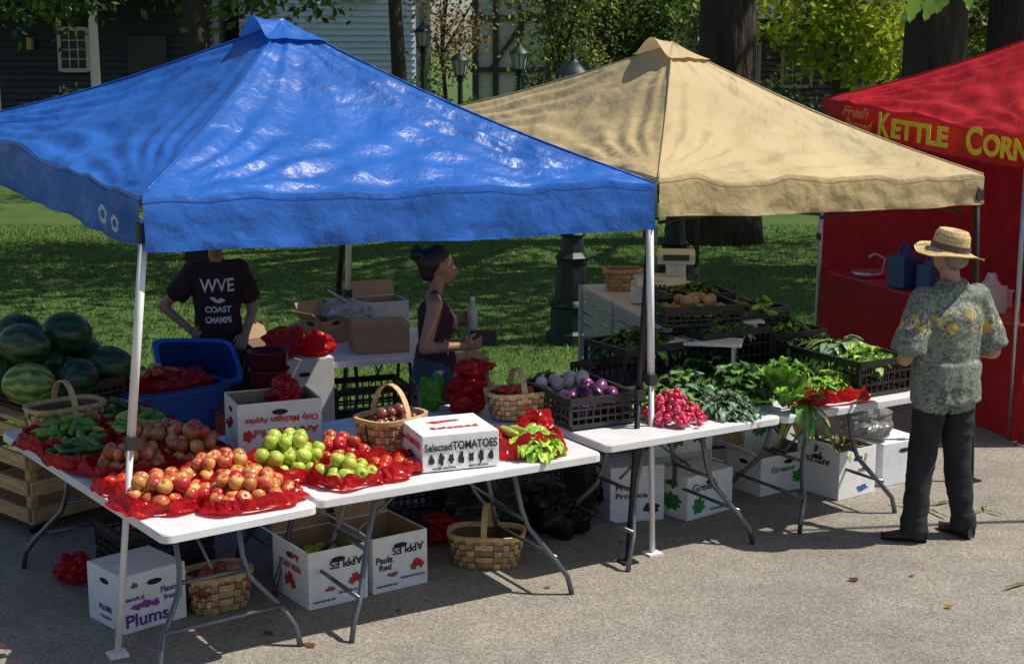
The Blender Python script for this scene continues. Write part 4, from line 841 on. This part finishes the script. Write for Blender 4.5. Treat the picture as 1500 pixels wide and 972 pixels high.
def head(parts,c,S,skin,f=(0,1,0),hair=None,lip=None):
    c=Vector(c); f=Vector(f).normalized(); r=f.cross(Vector((0,0,1))).normalized(); u=r.cross(f)
    def p(x,y,z): return c+r*x*S+f*y*S+u*z*S
    A=lambda p1,p2,r1,r2,k=(1,1),col=skin,m=1: parts.append(dict(p1=p1,p2=p2,r1=r1*S,r2=r2*S,k=k,side=r,col=col,m=m))
    A(p(0,-.015,.02),p(0,.012,.025),.088,.083,(.86,1.0)); A(p(0,.03,-.02),p(0,.05,-.075),.062,.036,(.9,.9))
    A(p(0,.04,-.03),p(0,.06,-.04),.055,.045); A(p(0,.088,.015),p(0,.112,-.022),.008,.013); A(p(-.03,.075,.028),p(.03,.075,.028),.013,.013)
    for s_ in(-1,1): A(p(.074*s_,-.002,.012),p(.078*s_,-.006,-.022),.012,.009,(.6,1.3)); A(p(.034*s_,.062,-.018),p(.036*s_,.055,-.03),.022,.018)
    A(p(-.016,.093,-.05),p(.016,.093,-.05),.0065,.0065,(1,1),lip or tuple(x*.75 for x in skin)); A(p(-.013,.09,-.06),p(.013,.09,-.06),.0075,.0075,(1,1),lip or tuple(x*.75 for x in skin))
    return p
def eyes(parent,p,S,dk=(.02,.012,.008)):
    b=B()
    for s_ in(-1,1):
        b.lathe(p(.031*s_,.077,.012),[(rr*.0125*S,z*.0125*S) for rr,z in SPH],12,(.7,.68,.65)); b.lathe(p(.031*s_,.0865,.011),[(rr*.0055*S,z*.0055*S) for rr,z in SPH],10,dk)
        b.tube([p(.014*s_,.091,.034),p(.032*s_,.091,.040),p(.05*s_,.078,.034)],[.003*S,.004*S,.002*S],5,dk)
    b.obj('eyes',Mplas,parent)
def P_(p1,p2,r1,r2,col,m=0,k=(1,1),side=(1,0,0),flat=False): return dict(p1=p1,p2=p2,r1=r1,r2=r2,col=col,m=m,k=k,side=side,flat=flat)
hw=mat('hawaiian_shirt_cloth',.85,7,.10,.3,40,bdist=.006)
N=hw.node_tree.nodes; L=hw.node_tree.links; pr=N['Principled BSDF']; src=pr.inputs['Base Color'].links[0].from_socket; tc=[n for n in N if n.type=='TEX_COORD'][0]
def pat(prev,scale,lo,hi,color,kind='noise',dist=1.5,zlim=None):
    n=N.new('ShaderNodeTexNoise'); n.inputs['Scale'].default_value=scale; n.inputs['Distortion'].default_value=dist; n.inputs['Detail'].default_value=1.5; L.new(tc.outputs['Object'],n.inputs['Vector'])
    r=N.new('ShaderNodeMapRange'); r.inputs[1].default_value=lo; r.inputs[2].default_value=hi; L.new(n.outputs['Fac'],r.inputs[0]); f=r.outputs[0]
    if zlim:
        sp=N.new('ShaderNodeSeparateXYZ'); L.new(tc.outputs['Object'],sp.inputs[0]); r2=N.new('ShaderNodeMapRange'); r2.inputs[1].default_value=zlim[0]-.04; r2.inputs[2].default_value=zlim[0]+.04; L.new(sp.outputs[2],r2.inputs[0])
        r3=N.new('ShaderNodeMapRange'); r3.inputs[1].default_value=zlim[1]+.04; r3.inputs[2].default_value=zlim[1]-.04; L.new(sp.outputs[2],r3.inputs[0])
        for q in(r2,r3):
            mu=N.new('ShaderNodeMath'); mu.operation='MULTIPLY'; L.new(f,mu.inputs[0]); L.new(q.outputs[0],mu.inputs[1]); f=mu.outputs[0]
    mx=N.new('ShaderNodeMix'); mx.data_type='RGBA'; L.new(f,mx.inputs[0]); L.new(prev,mx.inputs[6]); mx.inputs[7].default_value=(*color,1); return mx.outputs[2]
c_=pat(src,26,.53,.57,(.09,.115,.09)); c_=pat(c_,40,.60,.63,(.30,.33,.28)); c_=pat(c_,15,.545,.57,(.52,.33,.05),dist=.6,zlim=(1.22,1.35)); c_=pat(c_,34,.60,.63,(.58,.50,.28),dist=.6,zlim=(1.22,1.35)); L.new(c_,pr.inputs['Base Color'])
e=empty('man_in_straw_hat',(2.47,8.35,.004),math.radians(20))
SK=(.42,.23,.15); sh=(.18,.215,.175); tr=(.018,.018,.022); P=[]
for s_,kx,ky,ax,ay in((-1,-.115,.03,-.165,.0),(1,.115,.02,.155,-.02)):
    P.append(P_((s_*.085,0,.90),(kx,ky,.50),.100,.078,tr)); P.append(P_((kx,ky,.50),(ax,ay,.09),.076,.066,tr,flat=False)); P.append(P_((ax*.99,ay,.14),(ax,ay-.005,.055),.072,.074,tr,flat=True))
P.append(P_((-.06,0,.93),(.06,0,.93),.125,.125,tr,k=(1,.9)))
P+= [P_((0,0,.82),(0,0,1.05),.212,.200,sh,2,(1,.74),flat=True),P_((0,0,1.05),(0,-.01,1.30),.192,.198,sh,2,(1.02,.66)),P_((-.14,-.005,1.40),(.14,-.005,1.40),.078,.078,sh,2,(1,1),side=(0,1,0)),P_((0,-.02,1.30),(0,-.02,1.42),.16,.10,sh,2,(1.05,.6)),
 P_((-.05,-.01,1.475),(.05,-.01,1.475),.045,.045,sh,2,(1.2,1),side=(0,1,0))]
for s_ in(-1,1):
    P+=[P_((s_*.175,0,1.40),(s_*.26,-.02,1.19),.082,.088,sh,2),P_((s_*.25,-.015,1.22),(s_*.28,-.018,1.125),.090,.096,sh,2,flat=True)]
    el=(s_*.295,-.02,1.09); wr=(s_*.13,.24,1.07); P+=[P_((s_*.27,-.02,1.16),el,.05,.045,SK,1),P_(el,wr,.044,.028,SK,1)]
P.append(P_((0,0,1.44),(0,.02,1.56),.058,.054,SK,1)); pf=head(P,(0,.035,1.655),1.0,SK,(-.15,1,-.12))
P.append(P_((0,-.045,1.63),(0,-.04,1.67),.062,.068,(.20,.17,.14),3,(1.12,.8)))
organic('body',P,.0095,5,[Mcloth,Mskin,hw,Mhair],e,.009); eyes(e,pf,1.0)
H=[]; hand(H,(-.13,.24,1.07),(.55,.7,.0),(0,-.3,1),-1,SK,.9); hand(H,(.13,.24,1.07),(-.55,.7,.0),(0,-.3,1),1,SK,.9); organic('hands',H,.004,2,[Mcloth,Mskin],e,0)
b=B(); b.box((0,.34,1.12),(.15,.10,.02),.1,(.06,.04,.03)); b.obj('wallet',Mblk,e,bevel=.004)
b=B()
for (x,y,az) in((-.165,.0,.95),(.155,-.02,.15)):
    Q=Matrix.Rotation(az,3,'Z'); prof=[(-.085,.030),(-.05,.038),(0,.036),(.05,.041),(.10,.042),(.15,.032),(.172,.014)]
    vs=[];fs=[]
    for (yy,ww) in prof:
        hh=.09 if yy<0 else .082-.28*yy if yy<.12 else .042
        for k in range(12): a=2*pi*k/12; vs.append(Vector((x,y,0))+Q@Vector((ww*cos(a),yy+.01,max(.002,hh*.5+hh*.52*sin(a)))))
    for j in range(len(prof)-1):
        for k in range(12): fs.append((j*12+k,j*12+(k+1)%12,(j+1)*12+(k+1)%12,(j+1)*12+k))
    fs.append(tuple(range(12))); fs.append(tuple(6*12+k for k in range(12))); b.add(vs,fs,(.022,.018,.016))
b.obj('shoes',Mblk,e)
b=B(); 
def hatp(u,v):
    a=2*pi*u; pr_=[(.0,.118),(.05,.122),(.082,.112),(.098,.085),(.106,.02),(.110,.0),(.135,-.006),(.165,-.014),(.190,-.020),(.196,-.014)]; x=v*(len(pr_)-1); i=min(int(x),len(pr_)-2); r=lerp(pr_[i][0],pr_[i+1][0],x-i); z=lerp(pr_[i][1],pr_[i+1][1],x-i)
    if r<.07: z-=.025*(1-(r/.07)**2)
    if r>.115: z+= -.018*cos(2*a)*(r-.115)/.08+.010*noise.noise(Vector((cos(a)*2,sin(a)*2,3)))
    return Vector((r*cos(a)*.95,r*sin(a)*1.08,z))
b.grid(hatp,64,45,lambda u,v:(.66,.50,.25) if int(v*45+u*2)%2 else (.48,.34,.15)); b.grid(lambda u,v: Vector((.1115*cos(2*pi*u)*.95,.1115*sin(2*pi*u)*1.08,.006+.030*v)),48,1,(.10,.075,.05))
ho=b.obj('straw_hat',Mstraw,e,loc=(.0,.028,1.682)); ho.rotation_euler=(.10,.12,0)
# ---- woman
e=empty('woman_in_tank_top',(-.47,9.0,.004),math.radians(-84)); SW=(.36,.18,.12); tk=(.045,.012,.02); jn=(.045,.065,.11); HA=(.012,.008,.007); P=[]
for s_ in(-1,1): P+=[P_((s_*.085,0,.82),(s_*.09,.02,.46),.105,.07,jn),P_((s_*.09,.02,.46),(s_*.09,-.01,.10),.068,.045,jn),P_((s_*.09,-.01,.14),(s_*.09,-.01,.09),.05,.052,jn,flat=True),P_((s_*.09,-.01,.10),(s_*.09,.0,.05),.036,.038,SW,1)]
P+=[P_((-.06,-.015,.86),(.06,-.015,.86),.125,.125,jn,k=(1,1)),P_((0,0,.88),(0,0,1.02),.168,.14,tk,k=(1,.80),flat=True),P_((0,0,1.0),(0,.0,1.20),.135,.14,tk,k=(1,.74)),P_((-.06,.065,1.155),(.06,.065,1.155),.07,.07,tk),
 P_((-.11,-.005,1.295),(.11,-.005,1.295),.052,.052,SW,1,side=(0,1,0)),P_((0,-.01,1.22),(0,-.01,1.30),.12,.07,SW,1,(1,.66)),P_((-.075,0,1.2),(-.08,-.0,1.335),.045,.03,tk),P_((.075,0,1.2),(.08,0,1.335),.045,.03,tk),P_((0,0,1.30),(0,.025,1.42),.045,.042,SW,1)]
pw=head(P,(0,.045,1.49),.90,SW,(0,1,-.08),lip=(.35,.08,.07))
P+=[P_((.150,-.005,1.285),(.185,-.07,1.03),.047,.040,SW,1),P_((.185,-.07,1.03),(.14,.17,1.03),.038,.026,SW,1),P_((-.150,-.005,1.285),(-.185,-.03,1.04),.047,.040,SW,1),P_((-.185,-.03,1.04),(-.12,.16,1.14),.038,.026,SW,1)]
P+=[P_((0,-.01,1.535),(0,.02,1.56),.085,.075,HA,3,(.98,1)),P_((0,-.035,1.52),(0,-.04,1.46),.075,.055,HA,3),P_((0,-.085,1.555),(0,-.11,1.57),.045,.042,HA,3),P_((-.03,-.10,1.60),(.03,-.09,1.58),.03,.028,HA,3)]
organic('body',P,.009,5,[Mcloth,Mskin,Mcloth,Mhair],e,.004); eyes(e,pw,.9)
H=[]; hand(H,(.14,.17,1.03),(-.15,1,.10),(-1,0,.3),1,SW,.8,.92); hand(H,(-.12,.16,1.14),(.25,1,.1),(1,-.2,.1),-1,SW,.95,.92); organic('hands',H,.004,2,[Mcloth,Mskin],e,0)
b=B(); b.box((.085,.29,1.07),(.03,.16,.09),-.2,(.03,.025,.03)); b.obj('phone_wallet',Mblk,e,bevel=.006)
bottle(-.055,.235,1.055,.24,(.42,.44,.38),(.7,.7,.7),e)
b=B()
for s_ in(-1,1):
    b.lathe((s_*.09,.05,.012),[(0,-.012),(.045,-.012),(.047,.0),(.043,.01),(0,.01)],20,(.03,.02,.02),sy=2.6); b.lathe((s_*.09,.06,.035),[(0,-.02),(.035,-.015),(.036,.0),(.02,.015),(0,.02)],14,SW,sy=2.5); b.tube([(s_*.09-.04,.07,.02),(s_*.09,.10,.06),(s_*.09+.04,.07,.02)],.008,6,(.04,.02,.02))
b.obj('flip_flops',Mskin,e)
# ---- boy
e=empty('boy_in_dark_shirt',(-2.0,10.05,.004),math.radians(180+14)); SB=(.38,.21,.15); ts_=(.032,.013,.018); bs_=(.010,.010,.012); P=[]
for s_ in(-1,1): P+=[P_((s_*.085,0,.84),(s_*.10,.02,.44),.098,.092,bs_),P_((s_*.10,.02,.55),(s_*.10,.02,.43),.092,.10,bs_,flat=True),P_((s_*.10,.02,.50),(s_*.10,.015,.44),.056,.055,SB,1),P_((s_*.10,.015,.44),(s_*.10,-.01,.08),.056,.036,SB,1)]
P+=[P_((-.05,0,.86),(.05,0,.86),.12,.12,bs_),P_((0,0,.78),(0,0,1.0),.168,.158,ts_,k=(1,.74),flat=True),P_((0,0,1.0),(0,0,1.24),.150,.165,ts_,k=(1,.64)),P_((-.125,0,1.33),(.125,0,1.33),.062,.062,ts_,side=(0,1,0)),P_((0,0,1.25),(0,0,1.36),.13,.08,ts_,k=(1,.6)),P_((0,0,1.36),(0,.02,1.46),.05,.047,SB,1)]
P+=[P_((.15,0,1.33),(.25,-.02,1.19),.065,.075,ts_),P_((.22,-.01,1.22),(.275,-.025,1.15),.076,.08,ts_,flat=True),P_((.25,-.02,1.19),(.36,-.05,1.08),.042,.036,SB,1),P_((.36,-.05,1.08),(.19,.05,.93),.036,.026,SB,1)]
P+=[P_((-.15,0,1.33),(-.21,-.02,1.16),.065,.075,ts_),P_((-.19,-.01,1.19),(-.22,-.02,1.12),.076,.08,ts_,flat=True),P_((-.21,-.02,1.16),(-.235,-.03,1.03),.042,.037,SB,1),P_((-.235,-.03,1.03),(-.17,.17,.90),.036,.026,SB,1)]
pb=head(P,(0,.045,1.535),.92,SB,(.1,1,-.35)); P.append(P_((0,-.02,1.575),(0,.02,1.59),.088,.08,(.06,.035,.02),3,(.98,1)))
body=organic('body',P,.009,5,[Mcloth,Mskin,Mcloth,Mhair],e,.005); eyes(e,pb,.92)
H=[]; hand(H,(.19,.05,.93),(-.7,.3,-.5),(-.3,-.9,0),1,SB,.5,.92); hand(H,(-.17,.17,.90),(.3,.8,-.4),(.3,-.3,-.9),-1,SB,.7,.92); organic('hands',H,.004,2,[Mcloth,Mskin],e,0)
b=B()
for s_ in(-1,1): b.lathe((s_*.10,.04,.04),[(0,-.04),(.045,-.038),(.05,0),(.035,.04),(0,.045)],16,(.1,.1,.1),sy=2.5)
b.obj('shoes',Mblk,e)
for (s_,z,size,wd,mt) in(('WVE',1.19,.12,.22,I_white),('COAST',1.05,.055,.17,I_white),('CHAMPS',.98,.05,.17,I_white)):
    to=text(s_,None,face_matrix((wd/2,.35,z),(-1,0,0)),size,mt,wd,.002); to.data.extrude=0
    bpy.context.view_layer.update(); dg=bpy.context.evaluated_depsgraph_get(); me=bpy.data.meshes.new_from_object(to.evaluated_get(dg)); me.transform(to.matrix_world); bpy.data.objects.remove(to)
    o=bpy.data.objects.new('shirt_lettering',me); sc.collection.objects.link(o); o.parent=e
    sw=o.modifiers.new('s','SHRINKWRAP'); sw.target=body; sw.wrap_method='PROJECT'; sw.use_project_y=True; sw.use_negative_direction=True; sw.use_positive_direction=False; sw.offset=.006; sw.wrap_mode='ABOVE_SURFACE'
b=B(); vs=[(-.05,.35,1.125),(-.02,.35,1.150),(.0,.35,1.135),(.03,.35,1.158),(.055,.35,1.15),(.02,.35,1.118),(-.01,.35,1.11)]; b.add(vs,[tuple(range(7))],(.7,.7,.68)); o=b.obj('shirt_emblem',Mink,e); sw=o.modifiers.new('s','SHRINKWRAP'); sw.target=body; sw.wrap_method='PROJECT'; sw.use_project_y=True; sw.use_negative_direction=True; sw.use_positive_direction=False; sw.offset=.006; sw.wrap_mode='ABOVE_SURFACE'
